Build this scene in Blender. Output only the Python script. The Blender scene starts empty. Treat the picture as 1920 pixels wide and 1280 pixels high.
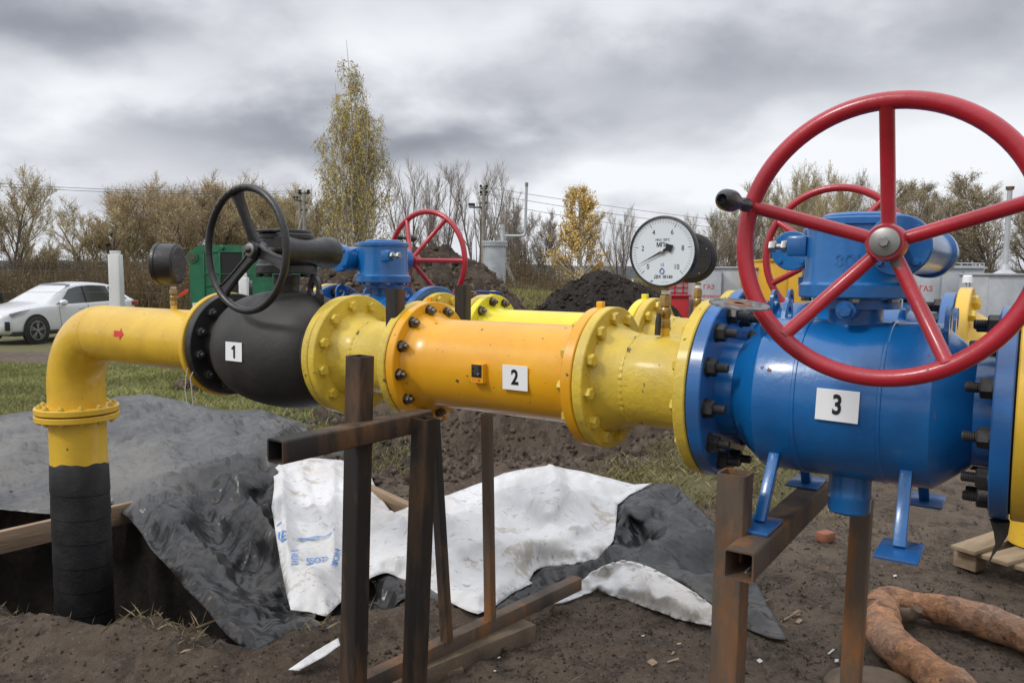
import bpy, bmesh, math, random
import numpy as np
from mathutils import Vector, Matrix, noise as mnoise
from mathutils.geometry import delaunay_2d_cdt

# ------------------------------------------------------------------ camera
H = 1.55; FOC = 1450.0; HOR = 517.6; ROLL = -0.0087
pit = math.atan((640-HOR)/FOC)
Fw = np.array([0, math.cos(pit), -math.sin(pit)]); Up0 = np.array([0, math.sin(pit), math.cos(pit)]); Rt0 = np.array([1., 0, 0])
cR, sR = math.cos(ROLL), math.sin(ROLL)
Rt = Rt0*cR-Up0*sR; Upv = Up0*cR+Rt0*sR
CAM = np.array([0, 0, H])
scene = bpy.context.scene
C = scene.collection
cd = bpy.data.cameras.new('camera'); cam = bpy.data.objects.new('camera', cd); C.objects.link(cam)
m = Matrix.Identity(4)
for i in range(3):
    m[i][0] = Rt[i]; m[i][1] = Upv[i]; m[i][2] = -Fw[i]; m[i][3] = CAM[i]
cam.matrix_world = m
cd.sensor_width = 36; cd.lens = FOC/1920*36; cd.clip_start = 0.05; cd.clip_end = 9000
scene.camera = cam
# ------------------------------------------------------------------ view, sun, sky
vs = scene.view_settings; vs.view_transform = 'Standard'; vs.look = 'None'; vs.exposure = 0; vs.gamma = 1; vs.use_curve_mapping = False
SUN_EL, SUN_AZ = math.radians(42), math.radians(-118)   # behind the camera, to its left
sd = bpy.data.lights.new('sun', 'SUN'); sd.energy = 1.5; sd.angle = math.radians(10); sd.color = (1, .965, .91)
sun = bpy.data.objects.new('sun', sd); C.objects.link(sun)
sdir = Vector((math.sin(SUN_AZ)*math.cos(SUN_EL), math.cos(SUN_AZ)*math.cos(SUN_EL), math.sin(SUN_EL)))
sun.rotation_euler = sdir.to_track_quat('Z', 'Y').to_euler()
W = bpy.data.worlds.new('World'); scene.world = W; W.use_nodes = True
def build_world():
    nt = W.node_tree; nt.nodes.clear(); N = nt.nodes; L = nt.links
    out = N.new('ShaderNodeOutputWorld'); bg = N.new('ShaderNodeBackground'); bg2 = N.new('ShaderNodeBackground'); mix = N.new('ShaderNodeMixShader')
    sky = N.new('ShaderNodeTexSky'); sky.sky_type = 'NISHITA'; sky.sun_disc = False; sky.sun_elevation = SUN_EL; sky.sun_rotation = SUN_AZ
    L.new(sky.outputs[0], bg.inputs[0]); bg.inputs[1].default_value = 0.08
    def M(op, a, b=None, c=None, clamp=False):
        n = N.new('ShaderNodeMath'); n.operation = op; n.use_clamp = clamp
        for i, v in enumerate((a, b, c)):
            if v is None: continue
            if isinstance(v, (int, float)): n.inputs[i].default_value = v
            else: L.new(v, n.inputs[i])
        return n.outputs[0]
    tc = N.new('ShaderNodeTexCoord'); sp = N.new('ShaderNodeSeparateXYZ'); L.new(tc.outputs['Generated'], sp.inputs[0])
    x, y, z = sp.outputs
    az = M('ARCTAN2', x, y); el = M('ARCSINE', z)
    zz = M('ADD', M('MAXIMUM', z, 0.0), 0.36)
    cx = M('DIVIDE', x, zz); cy = M('DIVIDE', y, zz)
    cb = N.new('ShaderNodeCombineXYZ'); L.new(cx, cb.inputs[0]); L.new(cy, cb.inputs[1])
    def NZ(scale, detail, rough, dist, off):
        mp = N.new('ShaderNodeMapping'); mp.inputs['Location'].default_value = off; L.new(cb.outputs[0], mp.inputs[0])
        n = N.new('ShaderNodeTexNoise'); n.inputs['Scale'].default_value = scale; n.inputs['Detail'].default_value = detail
        n.inputs['Roughness'].default_value = rough; n.inputs['Distortion'].default_value = dist
        L.new(mp.outputs[0], n.inputs['Vector']); return n.outputs[0]
    big = NZ(1.1, 5, 0.45, 0.1, (3.1, 1.7, 0)); fine = NZ(3.6, 6, 0.5, 0.15, (7.3, 2.2, 0)); brk = NZ(2.2, 5, 0.5, 0.2, (1.3, 9.1, 0))
    warp = M('MULTIPLY', M('SUBTRACT', brk, .5), .34)
    warp2 = M('MULTIPLY', M('SUBTRACT', fine, .5), .13)
    azw = M('ADD', az, warp); elw = M('ADD', el, warp2)
    def G(px, py, sx, sy, amp):      # a soft bank of cloud in a direction of the sky
        a0 = math.atan((px-960)/FOC); e0 = math.atan((HOR-py)/FOC*math.cos(a0)); sx = sx/FOC; sy = sy/FOC
        a = M('DIVIDE', M('SUBTRACT', azw, a0), sx); b = M('DIVIDE', M('SUBTRACT', elw, e0), sy)
        r = M('ADD', M('MULTIPLY', a, a), M('MULTIPLY', b, b))
        return M('MULTIPLY', M('EXPONENT', M('MULTIPLY', r, -1)), amp)
    v = M('ADD', M('MULTIPLY', M('SUBTRACT', big, .5), .50), M('MULTIPLY', M('SUBTRACT', fine, .5), .62))
    v = M('ADD', v, M('MULTIPLY', M('SUBTRACT', brk, .5), .58))
    banks = [(60, 20, 260, 75, -.40), (520, 250, 300, 90, -.20), (900, 285, 380, 55, -.28), (1560, 130, 520, 100, -.20), (820, 120, 300, 70, .06), (330, 160, 260, 60, .12), (620, 350, 260, 35, .14),
             (150, 170, 230, 60, .22), (60, 270, 230, 70, .10), (1230, 330, 300, 60, .22), (1780, 270, 260, 70, .22), (600, 60, 240, 60, .10),
             (1330, 40, 300, 40, .05), (1150, 150, 120, 60, -.1), (80, 390, 300, 50, -.05), (500, 350, 180, 30, .06), (1500, 250, 130, 60, .16)]
    for b in banks: v = M('ADD', v, G(*b[:4], b[4]*1.3))
    v = M('ADD', v, .735)
    cr = N.new('ShaderNodeValToRGB'); L.new(M('MULTIPLY', v, 1.0, clamp=True), cr.inputs[0])
    e = cr.color_ramp.elements
    e[0].position = 0.08; e[0].color = (.19, .20, .235, 1); e[1].position = .98; e[1].color = (.80, .82, .85, 1)
    for p_, c_ in ((.36, (.335, .35, .395)), (.6, (.50, .515, .555)), (.78, (.66, .68, .72))):
        q = e.new(p_); q.color = (*c_, 1)
    # an overcast sky is brightest overhead
    up = M('MAXIMUM', M('SUBTRACT', z, .36), 0.0)
    gain = M('ADD', M('MULTIPLY', up, 2.1), 1.20)
    L.new(cr.outputs[0], bg2.inputs[0]); L.new(gain, bg2.inputs[1])
    mix.inputs[0].default_value = .95
    L.new(bg.outputs[0], mix.inputs[1]); L.new(bg2.outputs[0], mix.inputs[2]); L.new(mix.outputs[0], out.inputs[0])
build_world()

# ------------------------------------------------------------------ helpers
PI = math.pi
def ray(px, py): return Rt*(px-960)/FOC + Fw - Upv*(py-640)/FOC
def at(px, py, Y):
    v = ray(px, py); return Vector(CAM + v*(Y/v[1]))
def grd(px, py, z=0.0):
    v = ray(px, py); return Vector(CAM + v*((z-H)/v[2]))
TH, D1, HH, SL = .597, 2.0446, .294, .0014
dv = Vector((math.cos(TH), -math.sin(TH), 0)); nv = Vector((math.sin(TH), math.cos(TH), 0)); UPW = Vector((0, 0, 1))
def line(s, d=0, h=0): return nv*(D1+d) + dv*s + UPW*(H-HH+SL*s+h)
def inplane(px, py, d=0):
    v = Vector(ray(px, py)); t = (D1+d)/v.dot(nv); P = Vector(CAM)+v*t
    return P.dot(dv), P.z-(H-HH)-SL*P.dot(dv)

def tag(o, label=None, cat=None, group=None, kind=None):
    if label: o['label'] = label
    if cat: o['category'] = cat
    if group: o['group'] = group
    if kind: o['kind'] = kind
    return o
def thing(name, label, cat, loc=(0, 0, 0), rz=0, group=None):
    o = bpy.data.objects.new(name, None); C.objects.link(o); o.empty_display_size = .1
    o.location = loc; o.rotation_euler = (0, 0, rz); return tag(o, label, cat, group)
def obj(name, bm, mat, parent=None, smooth=True, loc=None, ang=35):
    me = bpy.data.meshes.new(name)
    if isinstance(bm, bmesh.types.BMesh):
        bm.to_mesh(me); bm.free()
    else: me.from_pydata(bm[0], [], bm[1])
    if mat: me.materials.append(mat)
    o = bpy.data.objects.new(name, me); C.objects.link(o)
    if parent: o.parent = parent
    if loc is not None: o.location = loc
    if smooth and len(me.polygons):
        me.polygons.foreach_set('use_smooth', [True]*len(me.polygons))
        try: me.set_sharp_from_angle(angle=math.radians(ang))
        except Exception: pass
    me.update(); return o
def link_copy(o, parent, loc=None, rot=None, label=None):
    c = o.copy(); C.objects.link(c); c.parent = parent
    if loc is not None: c.location = loc
    if rot is not None: c.rotation_euler = rot
    return c
def copy_tree(root, loc, rz=None, label=None):
    r = root.copy(); C.objects.link(r); r.location = loc
    if rz is not None: r.rotation_euler = (0, 0, rz)
    if label: r['label'] = label
    for ch in list(root.children):
        c = ch.copy(); C.objects.link(c); c.parent = r
        for g in list(ch.children):
            d = g.copy(); C.objects.link(d); d.parent = c
    return r

def frame(z):      # rotation matrix whose z column is direction z
    return Vector(z).normalized().to_track_quat('Z', 'Y').to_matrix()
def lathe(bm, prof, o=(0, 0, 0), axis=(1, 0, 0), seg=64, close=True):
    """prof: (along, radius) revolved about axis through o; closes the ends"""
    Rm = frame(axis); o = Vector(o); rings = []
    for a, r in prof:
        if r < 1e-6: rings.append([bm.verts.new(o+Rm@Vector((0, 0, a)))])
        else: rings.append([bm.verts.new(o+Rm@Vector((r*math.cos(2*PI*k/seg), r*math.sin(2*PI*k/seg), a))) for k in range(seg)])
    for A, B in zip(rings, rings[1:]):
        for k in range(seg):
            k2 = (k+1) % seg
            if len(A) == 1 and len(B) == 1: continue
            if len(A) == 1: bm.faces.new((A[0], B[k2], B[k]))
            elif len(B) == 1: bm.faces.new((A[k], A[k2], B[0]))
            else: bm.faces.new((A[k], A[k2], B[k2], B[k]))
    if close:
        if len(rings[0]) > 1: bm.faces.new(rings[0][::-1])
        if len(rings[-1]) > 1: bm.faces.new(rings[-1])
    return bm
def cyl(bm, p0, p1, r, r1=None, seg=24, ch=0.0):
    p0 = Vector(p0); p1 = Vector(p1); L_ = (p1-p0).length; r1 = r if r1 is None else r1
    prof = [(0, r), (L_, r1)] if ch <= 0 else [(0, r-ch), (ch, r), (L_-ch, r1), (L_, r1-ch)]
    return lathe(bm, prof, p0, p1-p0, seg)
def sweep(bm, pts, rad, seg=12, closed=False, sq=None):
    """tube through points; rad float or list"""
    n = len(pts); P = [Vector(p) for p in pts]; rings = []
    up = Vector((0, 0, 1)); prev = None
    for i in range(n):
        t = (P[(i+1) % n]-P[i-1]) if (closed or 0 < i < n-1) else (P[1]-P[0] if i == 0 else P[-1]-P[-2])
        t.normalize()
        if prev is None:
            a = up if abs(t.dot(up)) < .9 else Vector((1, 0, 0)); x = t.cross(a).normalized()
        else: x = (prev-t*prev.dot(t)).normalized()
        prev = x; y = t.cross(x); r = rad[i] if isinstance(rad, (list, tuple)) else rad
        rings.append([bm.verts.new(P[i]+x*r*math.cos(2*PI*k/seg)+y*r*math.sin(2*PI*k/seg)) for k in range(seg)])
    rr = list(zip(rings, rings[1:])) + ([(rings[-1], rings[0])] if closed else [])
    for A, B in rr:
        for k in range(seg):
            bm.faces.new((A[k], B[k], B[(k+1) % seg], A[(k+1) % seg]))
    if not closed:
        bm.faces.new(rings[0][::-1] if False else rings[0]); bm.faces.new(rings[-1][::-1])
    bmesh.ops.recalc_face_normals(bm, faces=bm.faces[:]) if len(bm.faces) < 4000 else None
    return bm
def box(bm, c, s, Rm=None, bev=0.0):
    c = Vector(c); Rm = Rm or Matrix.Identity(3)
    vs_ = [bm.verts.new(c+Rm@Vector((sx*s[0]/2, sy*s[1]/2, sz*s[2]/2))) for sx in (-1, 1) for sy in (-1, 1) for sz in (-1, 1)]
    fs = [bm.faces.new([vs_[i] for i in f]) for f in ((0, 1, 3, 2), (4, 6, 7, 5), (0, 4, 5, 1), (2, 3, 7, 6), (0, 2, 6, 4), (1, 5, 7, 3))]
    if bev > 0:
        ed = set(e for f in fs for e in f.edges)
        bmesh.ops.bevel(bm, geom=list(ed), offset=bev, segments=2, affect='EDGES', profile=.5)
    return bm
def beam_box(bm, p0, p1, w, h, bev=0.0, upv=(0, 0, 1)):
    p0 = Vector(p0); p1 = Vector(p1); t = (p1-p0).normalized(); x = t.cross(Vector(upv)).normalized(); y = x.cross(t)
    Rm = Matrix((x, t, y)).transposed()
    return box(bm, (p0+p1)/2, (w, (p1-p0).length, h), Rm, bev)
def hollow(bm, p0, p1, w, wall=.005, roll_dir=None):
    """square hollow section with open ends, slightly rounded corners"""
    p0 = Vector(p0); p1 = Vector(p1); t = (p1-p0).normalized()
    rd = Vector(roll_dir) if roll_dir is not None else Vector((0, 0, 1))
    x = t.cross(rd).normalized(); y = x.cross(t).normalized()
    def ring(p, a, r, n=3):
        out = []
        for q, (sx, sy) in enumerate(((1, 1), (-1, 1), (-1, -1), (1, -1))):
            for k in range(n+1):
                an = PI/2*(q+k/n); out.append(bm.verts.new(p+x*(sx*(a-r)+r*math.cos(an))+y*(sy*(a-r)+r*math.sin(an))))
        return out
    a = w/2; o0 = ring(p0, a, .008); o1 = ring(p1, a, .008); i0 = ring(p0, a-wall, .004); i1 = ring(p1, a-wall, .004); n = len(o0)
    for k in range(n):
        j = (k+1) % n
        bm.faces.new((o0[k], o0[j], o1[j], o1[k])); bm.faces.new((i0[k], i1[k], i1[j], i0[j]))
        bm.faces.new((o0[k], i0[k], i0[j], o0[j])); bm.faces.new((o1[k], o1[j], i1[j], i1[k]))
    bmesh.ops.recalc_face_normals(bm, faces=bm.faces[:])
    return bm
def B(): return bmesh.new()
def text_bm(s, size, extr=.0005, off=0.0, M4=None, align='CENTER'):
    cu = bpy.data.curves.new('t', 'FONT'); cu.body = s; cu.size = size; cu.extrude = extr; cu.offset = off; cu.align_x = align; cu.align_y = 'CENTER'
    cu.resolution_u = 4
    o = bpy.data.objects.new('t', cu); C.objects.link(o); bpy.context.view_layer.update()
    me = bpy.data.meshes.new_from_object(o.evaluated_get(bpy.context.evaluated_depsgraph_get()))
    bm = B(); bm.from_mesh(me)
    if M4: bm.transform(M4)
    bpy.data.objects.remove(o); bpy.data.curves.remove(cu); bpy.data.meshes.remove(me)
    return bm
def merge(bm, other):
    me = bpy.data.meshes.new('m'); other.to_mesh(me); other.free(); bm.from_mesh(me); bpy.data.meshes.remove(me); return bm
def basis(o, x, y, z):     # 4x4 with given axes
    M4 = Matrix.Identity(4)
    for i in range(3): M4[i][0] = x[i]; M4[i][1] = y[i]; M4[i][2] = z[i]; M4[i][3] = o[i]
    return M4

# ------------------------------------------------------------------ materials
def mat(name, col, col2=None, rough=.5, metal=0.0, scale=8.0, bump=0.0, bscale=None, thr=(.4, .65), chips=None, chip_thr=.68, chip_scale=14, spec=.5, coat=0.0, stretch=None, rough2=None, detail=8, dist=0.02, third=None):
    m_ = bpy.data.materials.new(name); m_.use_nodes = True; nt = m_.node_tree; N = nt.nodes; L = nt.links
    bs = N['Principled BSDF']; bs.inputs['Roughness'].default_value = rough; bs.inputs['Metallic'].default_value = metal
    bs.inputs['Specular IOR Level'].default_value = spec; bs.inputs['Coat Weight'].default_value = coat; bs.inputs['Coat Roughness'].default_value = .15
    tc = N.new('ShaderNodeTexCoord'); src = tc.outputs['Object']
    if stretch:
        mp = N.new('ShaderNodeMapping'); mp.inputs['Scale'].default_value = stretch; L.new(src, mp.inputs[0]); src = mp.outputs[0]
    def nz(sc, de=detail, ro=.6, di=0.3):
        n = N.new('ShaderNodeTexNoise'); n.inputs['Scale'].default_value = sc; n.inputs['Detail'].default_value = de; n.inputs['Roughness'].default_value = ro; n.inputs['Distortion'].default_value = di
        L.new(src, n.inputs['Vector']); return n.outputs[0]
    def ramp(f, a, b):
        r = N.new('ShaderNodeMapRange'); r.inputs[1].default_value = a; r.inputs[2].default_value = b; L.new(f, r.inputs[0]); return r.outputs[0]
    def mixc(f, a, b):
        q = N.new('ShaderNodeMix'); q.data_type = 'RGBA'; L.new(f, q.inputs[0])
        for i, v in ((6, a), (7, b)):
            if isinstance(v, tuple): q.inputs[i].default_value = (*v[:3], 1)
            else: L.new(v, q.inputs[i])
        return q.outputs[2]
    c = (*col, 1); cur = tuple(col)
    if col2: cur = mixc(ramp(nz(scale), *thr), cur, tuple(col2))
    if third: cur = mixc(ramp(nz(scale*.23, 5, .55, .5), third[1], third[2]), cur, tuple(third[0]))
    if chips:
        f = ramp(nz(chip_scale, 6, .55, .2), chip_thr, chip_thr+.02); cur = mixc(f, cur, tuple(chips))
        rr = N.new('ShaderNodeMapRange'); L.new(f, rr.inputs[0]); rr.inputs[3].default_value = rough; rr.inputs[4].default_value = .8; L.new(rr.outputs[0], bs.inputs['Roughness'])
        mm = N.new('ShaderNodeMapRange'); L.new(f, mm.inputs[0]); mm.inputs[3].default_value = coat; mm.inputs[4].default_value = 0; L.new(mm.outputs[0], bs.inputs['Coat Weight'])
    elif rough2 is not None:
        rr = N.new('ShaderNodeMapRange'); L.new(nz(scale*.7), rr.inputs[0]); rr.inputs[1].default_value = .35; rr.inputs[2].default_value = .65; rr.inputs[3].default_value = rough; rr.inputs[4].default_value = rough2; L.new(rr.outputs[0], bs.inputs['Roughness'])
    if isinstance(cur, tuple): bs.inputs['Base Color'].default_value = (*cur[:3], 1)
    else: L.new(cur, bs.inputs['Base Color'])
    if bump > 0:
        b = N.new('ShaderNodeBump'); b.inputs['Strength'].default_value = bump; b.inputs['Distance'].default_value = dist
        L.new(nz(bscale or scale*4, 8, .65, 0), b.inputs['Height']); L.new(b.outputs[0], bs.inputs['Normal'])
    return m_
MT = {}
MT['yellow'] = mat('yellow_paint', (.76, .48, .04), (.66, .40, .035), rough=.34, scale=5, bump=.22, bscale=28, chips=(.16, .11, .03), chip_thr=.69, chip_scale=34, coat=.25, dist=.01)
MT['yellow_rough'] = mat('brushed_yellow_paint', (.70, .50, .05), (.54, .39, .055), rough=.42, scale=7, bump=.4, bscale=34, chips=(.16, .12, .04), chip_thr=.675, chip_scale=30, coat=.15, dist=.01)
MT['lemon'] = mat('lemon_paint', (.82, .72, .02), (.76, .62, .02), rough=.32, scale=4, bump=.12, bscale=30, coat=.3, dist=.008)
MT['orange'] = mat('orange_paint', (.80, .40, .012), (.72, .33, .01), rough=.33, scale=4, bump=.07, bscale=30, chips=(.12, .055, .02), chip_thr=.682, chip_scale=42, coat=.25, dist=.008)
MT['blue'] = mat('blue_enamel', (.005, .132, .39), (.006, .09, .28), rough=.30, scale=4, bump=.16, bscale=26, third=((.02, .10, .24), .56, .84), chips=(.15, .09, .065), chip_thr=.69, chip_scale=19, coat=.5, dist=.012)
MT['blue_dirty'] = mat('worn_blue_enamel', (.010, .12, .37), (.035, .085, .20), rough=.34, scale=6, bump=.15, bscale=24, chips=(.45, .40, .12), chip_thr=.71, chip_scale=12, coat=.35, dist=.012, stretch=(.35, 1, 1))
MT['black'] = mat('black_enamel', (.014, .014, .016), (.024, .022, .021), rough=.36, scale=6, bump=.22, bscale=30, coat=.12, chips=(.16, .15, .14), chip_thr=.77, chip_scale=20, rough2=.5)
MT['matblack'] = mat('matt_black_paint', (.018, .017, .016), (.04, .035, .03), rough=.5, scale=4, bump=.12, bscale=40, rough2=.62)
MT['red'] = mat('red_paint', (.43, .014, .028), (.33, .013, .024), rough=.33, scale=8, bump=.15, bscale=40, chips=(.20, .17, .15), chip_thr=.668, chip_scale=15, coat=.35, dist=.008)
MT['steel'] = mat('dull_steel', (.20, .185, .165), (.09, .07, .055), rough=.36, metal=.9, scale=25, bump=.15, bscale=120, dist=.003)
MT['dark_steel'] = mat('oiled_dark_steel', (.030, .030, .031), (.06, .055, .05), rough=.42, metal=.5, scale=30, bump=.2, bscale=140, dist=.003)
MT['zinc'] = mat('zinc_plated_steel', (.36, .36, .345), (.27, .265, .25), rough=.42, metal=.7, scale=20)
MT['brass'] = mat('brass', (.44, .29, .10), (.30, .19, .07), rough=.35, metal=.8, scale=30, bump=.1)
MT['rust'] = mat('rusty_square_steel', (.105, .075, .052), (.23, .095, .028), rough=.72, scale=13, thr=(.47, .66), bump=.5, bscale=70, stretch=(1, 1, .30), third=((.045, .036, .030), .47, .62), dist=.006)
MT['rust_dark'] = mat('dark_oily_square_steel', (.020, .017, .015), (.12, .062, .028), rough=.42, scale=9, thr=(.46, .64), bump=.2, bscale=60, stretch=(1, 1, .25), rough2=.65, dist=.005)
MT['wrap'] = mat('black_pipe_wrap', (.010, .010, .011), (.028, .026, .024), rough=.42, scale=9, thr=(.45, .75), bump=.2, bscale=50, rough2=.6, third=((.05, .045, .038), .60, .8))
MT['white'] = mat('white_plastic', (.84, .85, .86), rough=.35)
MT['ink'] = mat('black_ink', (.006, .006, .006), rough=.5)
MT['rubber'] = mat('black_rubber', (.010, .010, .010), rough=.65)
MT['redink'] = mat('red_sticker', (.62, .03, .015), rough=.4)
MT['whitepost'] = mat('whitewashed_concrete', (.70, .70, .69), (.48, .45, .42), rough=.8, scale=9, thr=(.6, .8), bump=.5, bscale=25)
MT['silver'] = mat('silver_paint', (.50, .52, .54), (.38, .40, .42), rough=.42, metal=.25, scale=3, bump=.12, bscale=20, thr=(.35, .7))
MT['concrete'] = mat('grey_concrete', (.30, .28, .25), (.20, .19, .17), rough=.9, scale=5, bump=.3)
MT['green'] = mat('green_wagon_paint', (.016, .15, .068), (.012, .10, .048), rough=.45, scale=3, bump=.15, bscale=15, chips=(.10, .08, .05), chip_thr=.74, chip_scale=8)
MT['wood'] = mat('weathered_board', (.30, .21, .135), (.20, .135, .085), rough=.8, scale=6, bump=.4, bscale=30, stretch=(.3, .3, 3))
MT['wood_dirty'] = mat('muddy_board', (.16, .115, .075), (.085, .06, .04), rough=.85, scale=6, bump=.4, bscale=30)
MT['pallet'] = mat('pallet_board', (.33, .245, .155), (.20, .145, .09), rough=.85, scale=7, bump=.4, bscale=35, stretch=(.4, 2, 1))
MT['bark'] = mat('grey_bark', (.19, .16, .13), (.11, .09, .07), rough=.9, scale=6)
MT['birch'] = mat('birch_bark', (.52, .49, .43), (.10, .09, .08), rough=.8, scale=5, thr=(.58, .66), stretch=(1, 1, 3))
def leafmat(name, cols, scale=1.2):
    m_ = bpy.data.materials.new(name); m_.use_nodes = True; nt = m_.node_tree; N = nt.nodes; L = nt.links; bs = N['Principled BSDF']
    g = N.new('ShaderNodeNewGeometry'); r = N.new('ShaderNodeValToRGB'); L.new(g.outputs['Random Per Island'], r.inputs[0])
    e = r.color_ramp.elements; e[0].position = 0; e[0].color = (*cols[0], 1); e[1].position = 1; e[1].color = (*cols[-1], 1)
    for i, c in enumerate(cols[1:-1]):
        q = e.new((i+1)/(len(cols)-1)); q.color = (*c, 1)
    tc = N.new('ShaderNodeTexCoord'); n = N.new('ShaderNodeTexNoise'); n.inputs['Scale'].default_value = scale; n.inputs['Detail'].default_value = 3; L.new(tc.outputs['Object'], n.inputs['Vector'])
    mr = N.new('ShaderNodeMapRange'); mr.inputs[1].default_value = .3; mr.inputs[2].default_value = .7; mr.inputs[3].default_value = .65; mr.inputs[4].default_value = 1.3; L.new(n.outputs[0], mr.inputs[0])
    mx = N.new('ShaderNodeMix'); mx.data_type = 'RGBA'; mx.blend_type = 'MULTIPLY'; mx.inputs[0].default_value = 1; L.new(r.outputs[0], mx.inputs[6]); L.new(mr.outputs[0], mx.inputs[7])
    L.new(mx.outputs[2], bs.inputs['Base Color']); bs.inputs['Roughness'].default_value = .7; bs.inputs['Specular IOR Level'].default_value = .2
    return m_
MT['lf_willow'] = leafmat('willow_twigs', [(.44, .35, .22), (.52, .42, .25), (.38, .30, .20), (.48, .38, .22)], .5)
MT['lf_olive'] = leafmat('olive_leaves', [(.45, .37, .21), (.52, .42, .23), (.38, .32, .19), (.54, .44, .25)], .5)
MT['lf_birch'] = leafmat('birch_leaves', [(.62, .48, .13), (.46, .42, .14), (.70, .50, .12), (.38, .37, .15)], .7)
MT['lf_gold'] = leafmat('golden_birch_leaves', [(.76, .53, .16), (.66, .47, .16), (.82, .60, .20)], 1.0)
MT['lf_bare'] = leafmat('bare_twigs', [(.31, .26, .22), (.38, .33, .28), (.25, .21, .18)], .5)
MT['lf_alder'] = leafmat('alder_twigs', [(.34, .285, .20), (.40, .335, .22), (.28, .24, .18), (.45, .37, .21)], .5)
MT['brush'] = leafmat('brush_twigs', [(.13, .09, .06), (.18, .125, .075), (.09, .065, .048), (.25, .185, .08), (.11, .095, .055)], .35)
# ------------------------------------------------------------------ numpy noise
_rs = np.random.RandomState(7); _perm = _rs.permutation(512); _perm = np.concatenate([_perm, _perm, _perm]); _gr = _rs.uniform(0, 2*np.pi, 512); _gx, _gy = np.cos(_gr), np.sin(_gr)
def perlin(x, y):
    xi = np.floor(x).astype(int); yi = np.floor(y).astype(int); xf = x-xi; yf = y-yi; xi &= 511; yi &= 511
    u = xf*xf*xf*(xf*(xf*6-15)+10); v = yf*yf*yf*(yf*(yf*6-15)+10)
    def g(ix, iy, dx, dy):
        h = _perm[_perm[ix & 511]+(iy & 511)] & 511; return _gx[h]*dx+_gy[h]*dy
    a = g(xi, yi, xf, yf); b = g(xi+1, yi, xf-1, yf); c = g(xi, yi+1, xf, yf-1); d = g(xi+1, yi+1, xf-1, yf-1)
    return (a+(b-a)*u)+((c+(d-c)*u)-(a+(b-a)*u))*v
def fbm(x, y, o=5, g=.5):
    s = 0; a = 1; 
    for k in range(o): s = s+a*perlin(x*2**k+k*17.3, y*2**k+k*9.1); a *= g
    return s
def sstep(a, b, x):
    t = np.clip((x-a)/(b-a), 0, 1); return t*t*(3-2*t)
def poly_sd(x, y, pts):      # signed distance to polygon, negative inside
    d = np.full(np.shape(x), 1e9); ins = np.zeros(np.shape(x), bool); n = len(pts)
    for i in range(n):
        ax_, ay = pts[i]; bx, by = pts[(i+1) % n]; ex, ey = bx-ax_, by-ay; wx, wy = x-ax_, y-ay
        t = np.clip((wx*ex+wy*ey)/(ex*ex+ey*ey), 0, 1); d = np.minimum(d, (wx-ex*t)**2+(wy-ey*t)**2)
        c = ((ay <= y) & (by > y)) | ((by <= y) & (ay > y)); ins ^= c & (x < (bx-ax_)*(y-ay)/(by-ay+1e-12)+ax_)
    return np.where(ins, -np.sqrt(d), np.sqrt(d))
def G2(p): return (p.x, p.y)
PIT = [G2(grd(*q)) for q in ((-700, 1165), (0, 1148), (70, 1175), (190, 1196), (330, 1200), (430, 1232), (480, 1246), (560, 1215), (640, 1165), (740, 1150), (700, 1085), (560, 1020), (420, 975), (200, 930), (0, 940), (-700, 1000))]
TRENCH = [G2(grd(*q)) for q in ((640, 900), (760, 925), (930, 905), (1080, 880), (1165, 868), (1290, 815), (1330, 790), (1200, 776), (1000, 760), (800, 745), (640, 745), (560, 770))]
def terrain(x, y, detail=True):
    z = -.55*sstep(6, 23, y)*(1-sstep(24, 60, y)*0.3)
    z = z+.02*perlin(x*.6, y*.6)*sstep(0, 3, y)
    # grassy berm carrying the tank
    z = z+1.62*np.exp(-((x+.6)/3.6)**4)*sstep(13.5, 21, y)*(1-sstep(40, 60, y))
    # pit and trench
    wob = .10*fbm(x*1.6+3, y*1.6, 4)
    sd = poly_sd(x, y, PIT)+wob*.9
    z = z-1.75*sstep(.0, -.30, sd)+.05*np.exp(-((sd-.10)/.16)**2)
    st = poly_sd(x, y, TRENCH)+wob
    z = z-.50*sstep(.0, -.55, st)+.10*np.exp(-((st-.12)/.22)**2)*(1-sstep(6.5, 9, y)*.4)
    rough = .7+1.5*sstep(.35, -.1, st)+.9*sstep(.3, .0, np.abs(sd-.14))+.8*sstep(3.3, 3.0, y)*sstep(.2, -.6, x)
    if detail:
        near = 1-sstep(9, 20, y)
        z = z+near*rough*(.030*fbm(x*3.1, y*3.1, 3)+.016*np.abs(fbm(x*9+5, y*9, 3))+.007*fbm(x*31, y*31, 2))
        clod = np.maximum(0, fbm(x*7+11, y*7, 3)-.12); z = z+near*clod*.22*sstep(.3, -.2, st)+near*np.maximum(0, fbm(x*13+1, y*13, 2)-.18)*.05
        # near-left heap of trodden earth in front of the pit
        z = z+.05*np.exp(-((x+1.9)/1.0)**2-((y-3.02)/.20)**2)
    return z
def zt(x, y): return float(terrain(np.array([x*1.0]), np.array([y*1.0]))[0])

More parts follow.
